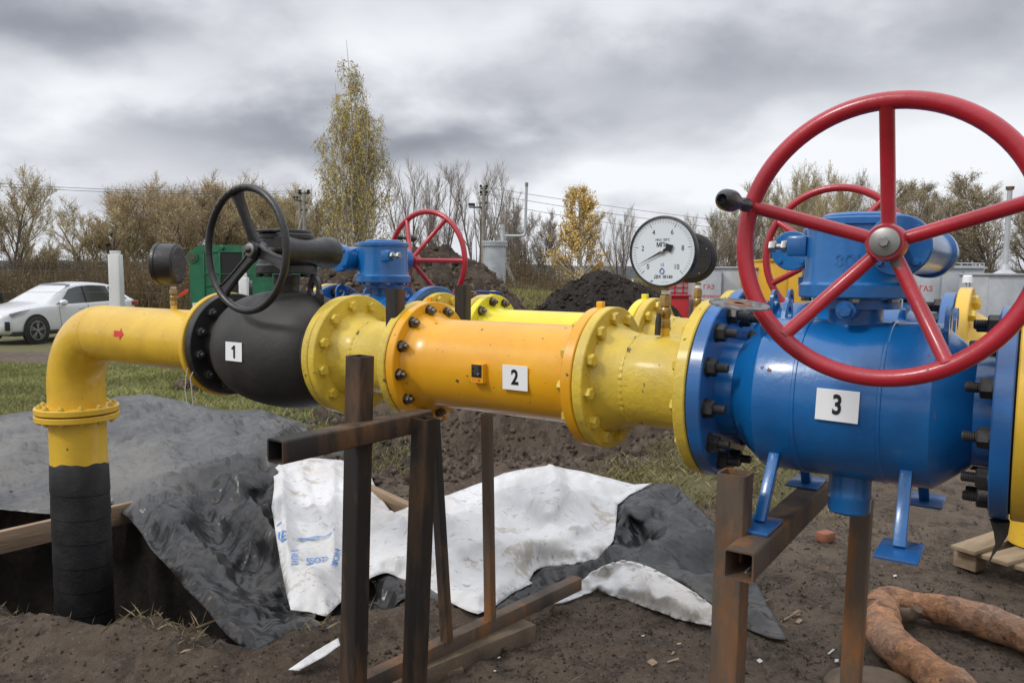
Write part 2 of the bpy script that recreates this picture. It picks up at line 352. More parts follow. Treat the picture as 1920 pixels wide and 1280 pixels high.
def axis_vals(lo, hi, dense_lo, dense_hi, step, g):
    v = list(np.arange(dense_lo, dense_hi, step)); s = step
    while v[-1] < hi: s *= g; v.append(v[-1]+s)
    s = step
    while v[0] > lo: s *= g; v.insert(0, v[0]-s)
    return np.array(v)
def grid_mesh(name, X, Y, Z, mat_):
    ny, nx = X.shape; co = np.stack([X, Y, Z], -1).reshape(-1, 3).astype(np.float32)
    me = bpy.data.meshes.new(name); me.vertices.add(len(co)); me.vertices.foreach_set('co', co.ravel())
    i = np.arange(ny*nx).reshape(ny, nx); q = np.stack([i[:-1, :-1], i[:-1, 1:], i[1:, 1:], i[1:, :-1]], -1).reshape(-1, 4)
    me.loops.add(q.size); me.loops.foreach_set('vertex_index', q.ravel().astype(np.int32)); me.polygons.add(len(q))
    me.polygons.foreach_set('loop_start', (np.arange(len(q))*4).astype(np.int32)); me.polygons.foreach_set('loop_total', np.full(len(q), 4, np.int32))
    me.polygons.foreach_set('use_smooth', [True]*len(q)); me.update(calc_edges=True)
    if mat_: me.materials.append(mat_)
    o = bpy.data.objects.new(name, me); C.objects.link(o); return o
def arr_mesh(name, V, Fc, mat_, parent=None, smooth=False):
    me = bpy.data.meshes.new(name); V = np.asarray(V, np.float32); Fc = np.asarray(Fc, np.int32); k = Fc.shape[1]
    me.vertices.add(len(V)); me.vertices.foreach_set('co', V.ravel()); me.loops.add(Fc.size); me.loops.foreach_set('vertex_index', Fc.ravel())
    me.polygons.add(len(Fc)); me.polygons.foreach_set('loop_start', (np.arange(len(Fc))*k).astype(np.int32)); me.polygons.foreach_set('loop_total', np.full(len(Fc), k, np.int32))
    if smooth: me.polygons.foreach_set('use_smooth', [True]*len(Fc))
    me.update(calc_edges=True)
    if mat_: me.materials.append(mat_)
    o = bpy.data.objects.new(name, me); C.objects.link(o)
    if parent: o.parent = parent
    return o

xs = axis_vals(-4200, 4200, -4.2, 4.2, .026, 1.05); ys = axis_vals(-4200, 4200, 2.5, 8.2, .026, 1.045)
GX, GY = np.meshgrid(xs, ys); GZ = terrain(GX, GY)
# surface kinds: R grass, G dark soil with the pit's shade painted in, B pale clay
sdp = poly_sd(GX, GY, PIT); sdt = poly_sd(GX, GY, TRENCH); w1 = fbm(GX*.9, GY*.9, 4); w2 = fbm(GX*3+9, GY*3, 4)
lawn = sstep(5.6, 7.2, GY+w1*1.0)*sstep(-.6, -1.9, GX+w1*.8+(GY-8)*.10)*(1-sstep(15.0, 16.5, GY+w1*.5)*(1-sstep(19.3, 20.6, GY)))
stripgrass = sstep(.02, .35, sdt+w2*.15)*sstep(.6, 1.0, GX)*sstep(4.6, 5.4, GY+w1*.6)*(1-sstep(1.7, 2.7, GX-(GY-5)*.30+w1*.5))*.85
berm = sstep(14.5, 17, GY+w1)*np.exp(-((GX+.3)/5.5)**4)
yard = sstep(9, 16, GY)*sstep(1.5, 3, GX)*.35
far = sstep(26, 40, GY)*.85
grass = np.clip(np.maximum.reduce([lawn, stripgrass*(.75+.5*w2), berm, yard, far]), 0, 1)*sstep(-.05, .25, sdp)*(1-sstep(.05, -.1, sdt)*.9)
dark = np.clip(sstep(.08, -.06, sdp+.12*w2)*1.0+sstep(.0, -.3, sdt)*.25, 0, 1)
clay = np.clip(sstep(-.5, -.1, sdt)*(1-sstep(-.05, .12, sdt))*sstep(.2, .9, GX)*.9+.2*w2, 0, 1)
def ground_mat():
    m_ = bpy.data.materials.new('muddy_ground'); m_.use_nodes = True; nt = m_.node_tree; N = nt.nodes; L = nt.links; bs = N['Principled BSDF']
    at_ = N.new('ShaderNodeAttribute'); at_.attribute_name = 'kinds'; sp = N.new('ShaderNodeSeparateColor'); L.new(at_.outputs['Color'], sp.inputs[0])
    tc = N.new('ShaderNodeTexCoord')
    def nz(s, d=8, r=.65, di=.3):
        n = N.new('ShaderNodeTexNoise'); n.inputs['Scale'].default_value = s; n.inputs['Detail'].default_value = d; n.inputs['Roughness'].default_value = r; n.inputs['Distortion'].default_value = di
        L.new(tc.outputs['Object'], n.inputs['Vector']); return n.outputs[0]
    def rp(f, a, b):
        r = N.new('ShaderNodeMapRange'); r.inputs[1].default_value = a; r.inputs[2].default_value = b; L.new(f, r.inputs[0]); return r.outputs[0]
    def mx(f, a, b):
        q = N.new('ShaderNodeMix'); q.data_type = 'RGBA'; L.new(f, q.inputs[0])
        for i, v in ((6, a), (7, b)):
            if isinstance(v, tuple): q.inputs[i].default_value = (*v, 1)
            else: L.new(v, q.inputs[i])
        return q.outputs[2]
    mud = mx(rp(nz(1.6), .38, .62), (.112, .078, .056), (.185, .142, .104)); mud = mx(rp(nz(7), .48, .6), mud, (.08, .059, .045)); mud = mx(rp(nz(24), .52, .66), mud, (.17, .14, .108)); mud = mx(rp(nz(70), .60, .66), mud, (.25, .205, .15)); mud = mx(rp(nz(45), .62, .67), mud, (.035, .026, .02))
    dk = mx(rp(nz(9), .4, .65), (.010, .008, .0065), (.028, .021, .016))  # near-black tone carries the shade inside the pit
    cl = mx(rp(nz(6), .4, .62), (.17, .13, .095), (.09, .068, .05))
    gr = mx(rp(nz(3), .4, .62), (.105, .115, .04), (.17, .145, .07)); gr = mx(rp(nz(26), .45, .7), gr, (.20, .175, .09))
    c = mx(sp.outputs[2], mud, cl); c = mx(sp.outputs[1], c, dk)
    gf = N.new('ShaderNodeMath'); gf.operation = 'ADD'; gm = N.new('ShaderNodeMath'); gm.operation = 'MULTIPLY'; L.new(sp.outputs[0], gm.inputs[0]); gm.inputs[1].default_value = 1.25
    ns = N.new('ShaderNodeMath'); ns.operation = 'MULTIPLY_ADD'; L.new(nz(14), ns.inputs[0]); ns.inputs[1].default_value = .9; ns.inputs[2].default_value = -.62; L.new(gm.outputs[0], gf.inputs[0]); L.new(ns.outputs[0], gf.inputs[1])
    c = mx(rp(gf.outputs[0], .15, .6), c, gr)
    L.new(c, bs.inputs['Base Color']); bs.inputs['Roughness'].default_value = .88; bs.inputs['Specular IOR Level'].default_value = .3
    b = N.new('ShaderNodeBump'); b.inputs['Strength'].default_value = 1.0; b.inputs['Distance'].default_value = .035; L.new(nz(30, 12, .78), b.inputs['Height']); L.new(b.outputs[0], bs.inputs['Normal'])
    return m_
GM = ground_mat()
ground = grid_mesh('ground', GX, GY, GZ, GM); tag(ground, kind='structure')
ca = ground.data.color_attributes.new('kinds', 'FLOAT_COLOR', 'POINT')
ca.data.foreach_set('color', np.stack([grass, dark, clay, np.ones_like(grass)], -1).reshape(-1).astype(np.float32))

# distant wooded ridge
def ridge():
    n = 160; X = np.linspace(-3600, 3600, n); V = []; Fc = []
    prof = 30+16*fbm(X*.0011+2, X*0+1, 4)
    for row, (dy, k) in enumerate(((0, 0), (130, .6), (330, .93), (520, 1.0), (900, .6))):
        for i in range(n): V.append((X[i], 1600+dy+120*math.sin(X[i]*.001), -2+k*(prof[i]+2)+(2.5*math.sin(i*7.3+row) if row else 0)))
    for r in range(4):
        for i in range(n-1): a = r*n+i; Fc.append((a, a+1, a+n+1, a+n))
    return arr_mesh('hill', V, Fc, mat('ridge_woodland', (.085, .090, .095), (.065, .07, .075), rough=1, scale=.02, spec=.1), smooth=True)
tag(ridge(), kind='structure')

# ------------------------------------------------------------------ earth heaps
def heap_mat(name, a, b, c):
    return mat(name, a, b, rough=.92, scale=2.6, thr=(.35, .62), bump=1.0, bscale=26, dist=.05, third=(c, .5, .75), spec=.25)
def heap(name, label, cx, cy, lx, ly, hfun, m_, n=190, clod=.13, base=-.45):
    x = np.linspace(-1, 1, n); X, Y = np.meshgrid(x, x); px, py = cx+X*lx, cy+Y*ly
    env = hfun(X, Y)
    big = fbm(px*.9+3, py*.9, 3); cl = np.abs(fbm(px*2.6, py*2.6+4, 4)); fine = np.abs(fbm(px*8, py*8+4, 3))
    Z = env*(1+.16*big)+np.minimum(env*3, 1)*(clod*(1.0-cl*2.2)+.06*(1-2*fine))
    g = terrain(px, py, False)
    Zw = g+Z-.06-.35*(env < .02)
    o = grid_mesh(name, px-cx, py-cy, Zw, m_); o.location = (cx, cy, 0); tag(o, label, 'heap of earth'); return o
def clods(cx, cy, lx, ly, hfun, n, smin, smax, seed):
    """separate lumps bedded in a heap's surface, as one mesh"""
    rs = np.random.RandomState(seed); bm = bmesh.new(); bmesh.ops.create_icosphere(bm, subdivisions=1, radius=1)
    bv = np.array([v.co[:] for v in bm.verts]); bf = np.array([[v.index for v in f.verts] for f in bm.faces]); bm.free(); V = []; Fc = []; k = 0; off = 0
    while k < n:
        a, b = rs.uniform(-1, 1, 2); e = float(hfun(np.array(a), np.array(b)))
        if e < .03: continue
        k += 1; x, y = cx+a*lx, cy+b*ly; big = float(fbm(np.array([x*.9+3]), np.array([y*.9]), 3)[0])
        z = float(terrain(np.array([x]), np.array([y]), False)[0])+e*(1+.16*big)+.02
        s = smin+(smax-smin)*rs.rand()**3; q = bv*(1+rs.uniform(-.42, .42, (len(bv), 1)))*s*rs.uniform(.5, 1.4, 3)
        V.append(q+[x-cx, y-cy, z]); Fc.append(bf+off); off += len(bv)
    return np.concatenate(V), np.concatenate(Fc)
_hx = np.array([-4.8, -4.3, -3.6, -2.9, -1.9, -1.5, -.95, -.54, .05, .40, .95, 1.2]); _hz = np.array([0, .95, 1.45, 1.80, 2.08, 2.16, 2.05, 1.80, 1.32, .90, .18, 0])
hA = lambda X, Y: np.interp(-1.8+X*3.0, _hx, _hz)*np.clip(1-np.abs(Y)**2.0, 0, 1)**.8
def soil_random(name, cols):
    m_ = leafmat(name, cols, 3.0); nt = m_.node_tree; N = nt.nodes; L = nt.links; bs = N['Principled BSDF']
    tc = N.new('ShaderNodeTexCoord'); n = N.new('ShaderNodeTexNoise'); n.inputs['Scale'].default_value = 35; n.inputs['Detail'].default_value = 8; n.inputs['Roughness'].default_value = .7; L.new(tc.outputs['Object'], n.inputs['Vector'])
    b = N.new('ShaderNodeBump'); b.inputs['Strength'].default_value = .9; b.inputs['Distance'].default_value = .03; L.new(n.outputs[0], b.inputs['Height']); L.new(b.outputs[0], bs.inputs['Normal']); bs.inputs['Roughness'].default_value = .95; return m_
HM1 = heap_mat('dug_clay_soil', (.085, .063, .046), (.050, .038, .029), (.155, .115, .08))
HM2 = heap_mat('black_topsoil', (.028, .023, .020), (.045, .036, .030), (.07, .055, .043))
HC1 = soil_random('clay_clods', [(.075, .056, .042), (.14, .105, .075), (.05, .038, .03), (.19, .145, .10), (.09, .068, .05)]); HC2 = soil_random('black_clods', [(.025, .02, .017), (.05, .04, .033), (.035, .028, .024), (.075, .06, .047)])
pile = heap('earth_heap', 'large heap of cloddy dug earth behind the black valve and the left blue valve', -1.8, 13.2, 3.0, 2.6, hA, HM1, clod=.14)
V, Fc = clods(-1.8, 13.2, 3.0, 2.6, hA, 11000, .012, .085, 3); arr_mesh('clod', V, Fc, HC1, pile)['kind'] = 'stuff'
hB = lambda X, Y: 1.62*np.clip(1-(np.abs(X)**1.7)-(np.abs(Y)**2.0), 0, 1)**.9
pile2 = heap('earth_heap', 'low heap of black soil behind the lemon pipe, below the golden birch', 2.05, 15.6, 2.35, 1.6, hB, HM2, clod=.07)
V, Fc = clods(2.05, 15.6, 2.35, 1.6, hB, 2600, .012, .06, 5); arr_mesh('clod', V, Fc, HC2, pile2)['kind'] = 'stuff'

# ------------------------------------------------------------------ loose soil, stones, grass
def lumps_on_ground():
    rs = np.random.RandomState(11); bm = bmesh.new(); bmesh.ops.create_icosphere(bm, subdivisions=1, radius=1)
    bv = np.array([v.co[:] for v in bm.verts]); bf = np.array([[v.index for v in f.verts] for f in bm.faces]); bm.free(); V = []; Fc = []; off = 0
    n = 15000; X = rs.uniform(-3.4, 3.8, n); Y = rs.uniform(2.6, 9.5, n); st = poly_sd(X, Y, TRENCH); sp = poly_sd(X, Y, PIT)
    keep = (sp > .02) & ((st < .5) | (rs.rand(n) < .45)) ; X, Y, st = X[keep], Y[keep], st[keep]; Z = terrain(X, Y)
    for x, y, z, t in zip(X, Y, Z, st):
        big = .036 if t < .2 else .010
        s = (.008 if t < .2 else .003)+big*rs.rand()**3; q = bv*(1+rs.uniform(-.42, .42, (len(bv), 1)))*s*rs.uniform(.5, 1.4, 3)
        V.append(q+[x, y, z+s*.25]); Fc.append(bf+off); off += len(bv)
    o = arr_mesh('soil_clods', np.concatenate(V), np.concatenate(Fc), soil_random('soil_lumps', [(.095, .072, .055), (.12, .094, .072), (.075, .057, .044), (.15, .122, .094), (.10, .078, .06)]))
    tag(o, 'loose crumbs and clods of soil lying over the bare ground and trench', 'soil', kind='stuff')
lumps_on_ground()
def crumbs():
    rs = np.random.RandomState(19); n = 30000; X = rs.uniform(-2.3, 2.6, n); Y = 2.55+2.6*rs.rand(n)**1.5; k = (poly_sd(X, Y, PIT) > 0)&(fbm(X*2, Y*2, 3)+rs.uniform(-.3, .5, n) > 0); X, Y = X[k], Y[k]; Z = terrain(X, Y)
    tv = np.array([(0, 0, 1.), (.94, 0, -.33), (-.47, .82, -.33), (-.47, -.82, -.33)]); tf = np.array([(0, 1, 2), (0, 2, 3), (0, 3, 1), (1, 3, 2)]); m_ = len(X); s = (.002+.007*rs.rand(m_)**2.5)[:, None, None]
    q = tv[None]*s*(1+rs.uniform(-.5, .5, (m_, 4, 3)))+np.stack([X, Y, Z+.001], -1)[:, None, :]; F_ = (tf[None]+np.arange(m_)[:, None, None]*4).reshape(-1, 3)
    tag(arr_mesh('soil_crumbs', q.reshape(-1, 3), F_, bpy.data.materials['soil_lumps']), 'fine crumbs of soil over the trodden foreground', 'soil', kind='stuff')
crumbs()
def blades(X, Y, hmin, hmax, wid, lean, rs, zf=None):
    n = len(X); Z = (zf or (lambda a, b: terrain(a, b)))(X, Y)-.005; a = rs.uniform(0, 2*np.pi, n); h = rs.uniform(hmin, hmax, n); w = wid*rs.uniform(.6, 1.3, n)
    dx, dy = np.cos(a)*w/2, np.sin(a)*w/2; b = rs.uniform(0, 2*np.pi, n); l = lean*h*rs.uniform(.2, 1.2, n)
    p0 = np.stack([X-dx, Y-dy, Z], -1); p1 = np.stack([X+dx, Y+dy, Z], -1); m0 = np.stack([X+dx*.6+np.cos(b)*l*.4, Y+dy*.6+np.sin(b)*l*.4, Z+h*.6], -1); p2 = np.stack([X+np.cos(b)*l, Y+np.sin(b)*l, Z+h], -1)
    V = np.stack([p0, p1, m0, p2], 1).reshape(-1, 3); i = np.arange(n)*4
    return V, np.concatenate([np.stack([i, i+1, i+2], -1), np.stack([i, i+2, i+3], -1)])
rs = np.random.RandomState(2)
def scatter(n, x0, x1, y0, y1, wfun, power=1.0):
    Y = y0+(y1-y0)*rs.rand(n)**power; X = rs.uniform(x0, x1, n)
    k = rs.rand(n) < wfun(X, Y); return X[k], Y[k]
def gi(X, Y):
    w1 = fbm(X*.9, Y*.9, 4); return np.clip(sstep(5.6, 7.2, Y+w1*1.0)*sstep(-.6, -1.9, X+w1*.8+(Y-8)*.10)*(1-sstep(15, 16.3, Y+w1*.5)), 0, 1)*(.5+.6*np.clip(perlin(X*2.2, Y*2.2)+.5, 0, 1))
X, Y = scatter(150000, -12, -.6, 5.6, 16.5, gi, 1.4)
V, Fc = blades(X, Y, .03, .085, .011, .9, rs); tag(arr_mesh('grass', V, Fc, leafmat('lawn_grass', [(.19, .235, .065), (.26, .275, .09), (.35, .31, .14), (.15, .19, .05)], .8)), 'short autumn lawn grass behind the pipeline at left', 'grass', kind='stuff')
def gs(X, Y):
    sd = poly_sd(X, Y, TRENCH); w1 = fbm(X*.9, Y*.9, 4); return sstep(.0, .25, sd+perlin(X*3, Y*3)*.12)*sstep(.5, .9, X)*sstep(4.6, 5.4, Y+w1*.6)*(1-sstep(1.6, 2.6, X-(Y-5)*.30+w1*.5))*np.clip(.45+1.2*perlin(X*2.5+3, Y*2.5), .05, 1)
X, Y = scatter(60000, .5, 4.5, 4.3, 8.2, gs)
V, Fc = blades(X, Y, .02, .075, .007, 1.3, rs); tag(arr_mesh('grass', V, Fc, leafmat('dry_grass', [(.24, .20, .10), (.17, .16, .06), (.32, .26, .15), (.12, .12, .05)], 1.5)), 'dry thin grass on the trench bank under the pipes', 'grass', kind='stuff')
X, Y = scatter(50000, -4.5, 5, 15, 26, lambda X, Y: np.exp(-((X+.3)/4.8)**4)*.9)
V, Fc = blades(X, Y, .04, .16, .02, .8, rs); tag(arr_mesh('grass', V, Fc, leafmat('berm_grass', [(.14, .16, .05), (.22, .20, .08), (.30, .24, .11)], .8)), 'rough grass on the berm in front of the silver tank', 'grass', kind='stuff')
def gp(X, Y):
    sd = poly_sd(X, Y, PIT); return np.exp(-((sd-.06)/.07)**2)*np.clip(.1+1.6*perlin(X*1.7+30, Y*1.7), 0, 1)
X, Y = scatter(26000, -3.4, 1.0, 2.6, 5, gp)
V, Fc = blades(X, Y, .015, .055, .0016, 2.2, rs); tag(arr_mesh('dry_straw', V, Fc, leafmat('straw', [(.33, .26, .15), (.22, .17, .09), (.42, .35, .22)], 3)), 'dry straw and roots along the rim of the pit', 'straw', kind='stuff')
X, Y = scatter(9000, -1.2, 3.5, 2.7, 7.5, lambda X, Y: (poly_sd(X, Y, PIT) > .05)*np.clip(.15+perlin(X*2.7, Y*2.7), 0, 1))
V, Fc = blades(X, Y, .004, .02, .004, 4.5, rs); tag(arr_mesh('dry_straw', V, Fc, leafmat('trodden_straw', [(.24, .19, .12), (.15, .11, .07), (.32, .26, .18)], 3)), 'trodden bits of straw scattered over the bare soil', 'straw', kind='stuff')
# ------------------------------------------------------------------ pipeline pieces (local x = along the pipe, y = away from the camera, z = up)
RZ = -TH
def pthing(name, label, cat, s, d=0.0, h=0.0, group=None): return thing(name, label, cat, line(s, d, h), RZ, group)
# shared bolt meshes, axis along +x, base at x=0
def hexprof(bm, x0, x1, r, ch=.003):
    rings = []
    for x, rr in ((x0, r), (x1-ch, r), (x1, r*.86)):
        rings.append([bm.verts.new((x, rr*math.cos(PI/3*k+.2), rr*math.sin(PI/3*k+.2))) for k in range(6)])
    for A, Bq in zip(rings, rings[1:]):
        for k in range(6): bm.faces.new((A[k], A[(k+1) % 6], Bq[(k+1) % 6], Bq[k]))
    bm.faces.new(rings[-1])
def m_head(name, R, L, m_):
    bm = B(); hexprof(bm, 0, L, R); o = bpy.data.meshes.new(name); bm.to_mesh(o); bm.free(); o.materials.append(m_); return o
def m_stud(name, R, L, proj, m_, washer=True):
    bm = B(); x = 0
    if washer: lathe(bm, [(0, R*1.12), (.003, R*1.12)], seg=20); x = .003
    hexprof(bm, x, x+L, R); prof = []
    n = max(3, int(proj/.0035))
    for i in range(n): prof += [(x+L-.004+(proj+.004)*i/n, R*.52), (x+L-.004+(proj+.004)*(i+.5)/n, R*.46)]
    prof.append((x+L+proj, R*.40)); lathe(bm, prof, seg=14)
    o = bpy.data.meshes.new(name); bm.to_mesh(o); bm.free(); o.materials.append(m_)
    return o
BM = dict(ystub=m_head('bolt', .019, .016, MT['yellow_rough']), yhead=m_head('bolt', .0185, .017, MT['yellow_rough']),
          nut=m_stud('bolt', .0175, .015, .012, MT['steel']), bignut=m_stud('bolt', .0225, .022, .027, MT['dark_steel']), blknut=m_stud('bolt', .0185, .018, .013, MT['matblack']),
          zn=m_head('bolt', .013, .010, MT['zinc']), ybolt=m_stud('bolt', .0150, .010, .007, MT['yellow_rough']), bluebolt=m_head('bolt', .0085, .007, MT['blue']),
          dnut=m_head('bolt', .016, .013, MT['dark_steel']))
def bolts(parent, key, x, R, n, side=1, ph=0.0, cy=0, cz=0, skip=()):
    """n bolts on a circle in the local y-z plane, pointing along +x (side 1) or -x"""
    for k in range(n):
        if k in skip: continue
        a = 2*PI*(k+ph)/n
        o = bpy.data.objects.new('bolt', BM[key]); C.objects.link(o); o.parent = parent
        o.location = (x, cy+R*math.cos(a), cz+R*math.sin(a)); o.rotation_euler = (random.uniform(0, 6), 0, 0 if side > 0 else PI)
def disc_prof(x0, x1, R, ch=.003, rin=0): return [(x0, rin), (x0, R-ch), (x0+ch, R), (x1-ch, R), (x1, R-ch), (x1, rin)]
def flange(parent, x0, x1, R, m_, name='flange', rin=.05, seg=96): return obj(name, lathe(B(), disc_prof(x0, x1, R, rin=rin), seg=seg, close=False), m_, parent)
def weld(bm, x, r, w=.007, seg=128, seed=0):
    """a rippled weld bead round a pipe"""
    rnd = random.Random(seed); rings = []
    for k in range(seg):
        a = 2*PI*k/seg; q = w*(.75+.35*math.sin(k*2.1)+rnd.uniform(-.12, .12)); xo = rnd.uniform(-.0012, .0012)
        rings.append([bm.verts.new((x+xo+dx*q*1.1, (r+dr*q)*math.cos(a), (r+dr*q)*math.sin(a))) for dx, dr in ((-1, -.1), (-.5, .42), (.5, .42), (1, -.1))])
    for k in range(seg):
        A, Bq = rings[k], rings[(k+1) % seg]
        for j in range(3): bm.faces.new((A[j], A[j+1], Bq[j+1], Bq[j]))
def sign(parent, text, x, R, w, h, ang=0.0, tsize=.05, tilt=0.0, sx=.72):
    """white number plate lying against a pipe of radius R on the camera side (-y)"""
    a = ang
    o = Vector((x, -(R+.004)*math.cos(a), (R+.004)*math.sin(a))); nrm = Vector((0, -math.cos(a), math.sin(a))); yv = Vector((0, math.sin(a), math.cos(a))); xv = Vector((1, 0, 0))
    Rt_ = Matrix.Rotation(tilt, 3, nrm); xv = Rt_@xv; yv = Rt_@yv
    bm = B(); box(bm, (0, 0, 0), (w, h, .002), bev=.0006); bm.transform(basis(o, xv, yv, nrm)); p = obj('number_plate', bm, MT['white'], parent, smooth=False)
    if text == '1':
        t = B(); k_ = tsize*.5; box(t, (.16*k_, 0, .0006), (.28*k_, 1.44*k_, .0012)); box(t, (-.10*k_, .44*k_, .0005), (.46*k_, .22*k_, .001), Matrix.Rotation(.62, 3, 'Z'))
    else: t = text_bm(text, tsize, .0004, tsize*.028)
    t.transform(basis(o+nrm*.0018, xv*sx, yv, nrm)); obj('number', t, MT['ink'], p, smooth=False)
def elbow(bm, c, r_pipe, R, a0, a1, n=18, seg=64, plane='xz'):
    rings = []
    for i in range(n+1):
        a = a0+(a1-a0)*i/n; cx, cz = c[0]+R*math.cos(a), c[2]+R*math.sin(a)
        rings.append([bm.verts.new((cx+r_pipe*math.cos(b)*math.cos(a), c[1]+r_pipe*math.sin(b), cz+r_pipe*math.cos(b)*math.sin(a))) for b in (2*PI*k/seg for k in range(seg))])
    for A, Bq in zip(rings, rings[1:]):
        for k in range(seg): bm.faces.new((A[k], A[(k+1) % seg], Bq[(k+1) % seg], Bq[k]))
    bmesh.ops.recalc_face_normals(bm, faces=bm.faces[:])
    return rings
random.seed(4)
rP = .1365
# --- riser wrapped in black with yellow top
RS = -4.154
t = pthing('riser_pipe', 'upright riser pipe, yellow above and wrapped in black tape below, coming out of the pit', 'pipe', RS)
zb = -(H-HH)-1.5; zf = inplane(145, 772, 0)[1]; zy = inplane(150, 868, 0)[1]
def wavy_split():
    bmY, bmK = B(), B(); seg = 72
    ed = [zy+.018*math.sin(2*PI*k/seg*1+2.4)+.005*math.sin(2*PI*k/seg*5)+.003*math.sin(2*PI*k/seg*11+1) for k in range(seg)]
    def ringf(bm, zz, r): return [bm.verts.new((r*math.cos(2*PI*k/seg), r*math.sin(2*PI*k/seg), zz[k] if isinstance(zz, list) else zz)) for k in range(seg)]
    A = ringf(bmY, zf, rP); A2 = ringf(bmY, ed, rP+.0005)
    for k in range(seg): bmY.faces.new((A[k], A2[k], A2[(k+1) % seg], A[(k+1) % seg]))
    rr = [ringf(bmK, ed, rP+.0006)]; z = zy-.02; rr.append(ringf(bmK, [e-.004 for e in ed], rP+.003)); k_ = 0
    while z > zb:       # overlapping turns of tape
        sl = [z-.0-.012*math.sin(2*PI*k/seg+.8) for k in range(seg)]
        rr.append(ringf(bmK, [q-.125 for q in sl], rP+.0062)); rr.append(ringf(bmK, [q-.1285 for q in sl], rP+.0030)); z -= .128
    for A, Bq in zip(rr, rr[1:]):
        for k in range(seg): bmK.faces.new((A[k], Bq[k], Bq[(k+1) % seg], A[(k+1) % seg]))
    for b in (bmY, bmK): bmesh.ops.recalc_face_normals(b, faces=b.faces[:])
    return bmY, bmK
by, bk = wavy_split(); obj('painted_pipe', by, MT['yellow'], t); obj('tape_wrap', bk, MT['wrap'], t)
def vflange(parent, z0, z1, R): return obj('flange', lathe(B(), disc_prof(z0, z1, R, rin=.05), axis=(0, 0, 1), seg=80, close=False), MT['yellow'], parent)
vflange(t, zf-.034, zf-.004, .20)
for k in range(12):
    a = 2*PI*(k+.3)/12; o = bpy.data.objects.new('bolt', BM['ybolt']); C.objects.link(o); o.parent = t; o.location = (.172*math.cos(a), .172*math.sin(a), zf-.034); o.rotation_euler = (0, PI/2, 0)
# --- elbow pipe
Re = .30
t = pthing('elbow_pipe', 'yellow bent pipe with a red arrow running from the riser to the black valve', 'pipe', RS)
bm = B(); rg = elbow(bm, (Re, 0, -Re), rP, Re, PI/2, PI, 22, 72)
cyl_ = lathe(bm, [(0, rP), (zf+.004+Re if False else .001, rP)], o=(0, 0, -Re), axis=(0, 0, -1), seg=72, close=False)
lathe(bm, [(Re, rP), (-2.88-RS, rP)], seg=72, close=False); lathe(bm, [(0, rP), (abs(zf+.004+Re), rP)], o=(0, 0, -Re), axis=(0, 0, -1 if zf+.004 < -Re else 1), seg=72, close=False)
weld(bm, Re+.002, rP, .005, seed=3)
obj('bent_pipe', bm, MT['yellow'], t)
vflange(t, zf+.004, zf+.034, .20); flange(t, -2.88-RS, -2.853-RS, .222, MT['yellow'])
for k in range(12):
    a = 2*PI*(k+.3)/12; o = bpy.data.objects.new('bolt', BM['ybolt']); C.objects.link(o); o.parent = t; o.location = (.172*math.cos(a), .172*math.sin(a), zf+.034); o.rotation_euler = (0, -PI/2, 0)
def arrow():
    bm = B(); xa = inplane(222, 637, -rP)[0]-RS; pts = [(-.040, -.014), (.010, -.014), (.010, -.030), (.046, 0), (.010, .030), (.010, .014), (-.040, .014)]
    f = [bm.verts.new((xa+p[0]*1.0, -math.sqrt((rP+.0012)**2-(p[1]+.02)**2), p[1]+.02)) for p in pts]; bm.faces.new(f); return bm
obj('arrow_sticker', arrow(), MT['redink'], t, smooth=False)

# --- gearbox and handwheel
def wheel_round(parent, c, R, r, angs, m_, side=-1, knob=None, hub_r=.036, dish=.06):
    cx, cy, cz = c; bm = B(); N_ = 96; yr = cy+side*dish
    sweep(bm, [(cx+R*math.cos(2*PI*k/N_), yr, cz+R*math.sin(2*PI*k/N_)) for k in range(N_)], r, 16, closed=True)
    w = obj('handwheel', bm, m_, parent)
    bm = B()
    for a in angs:
        u = Vector((math.cos(a), 0, math.sin(a))); p0 = Vector((cx, cy-side*.012, cz))+u*hub_r*.8; p1 = Vector((cx, yr, cz))+u*(R-r*.3)
        sweep(bm, [p0, p0.lerp(p1, .02), p0.lerp(p1, .96), p1], [r*.95, r*.82, r*.82, r*1.05], 14)
    obj('spokes', bm, m_, w)
    bm = B(); lathe(bm, [(-.026, hub_r*.8), (-.020, hub_r), (.018, hub_r), (.024, hub_r*.9)], (cx, cy, cz), (0, side, 0), 40); obj('hub', bm, m_, w)
    bm = B(); lathe(bm, [(0, hub_r*.74), (.0065, hub_r*.74), (.008, hub_r*.68)], (cx, cy+side*.0245, cz), (0, side, 0), 40)
    bm2 = B(); hexprof(bm2, 0, .009, hub_r*.27); bm2.transform(basis((cx, cy+side*.032, cz), (0, side, 0), (side, 0, 0) if side > 0 else (1, 0, 0), (0, 0, 1))); merge(bm, bm2); obj('washer', bm, MT['zinc'], w)
    if knob is not None:
        u = Vector((math.cos(knob), 0, math.sin(knob))); p = Vector((cx, yr, cz))+u*R
        bm = B(); ax_ = Vector((0, side, 0))
        lathe(bm, [(q_[0]*1.4, q_[1]*.70) for q_ in [(0, .010), (.012, .010), (.013, .013), (.022, .020), (.034, .018), (.042, .011), (.052, .012), (.066, .022), (.085, .0295), (.104, .028), (.116, .019), (.119, .013), (.114, .009), (.108, 0)]], p+ax_*.008, ax_+Vector((0, 0, 0)), 28)
        obj('crank_knob', bm, MT['black'], w)
    return w
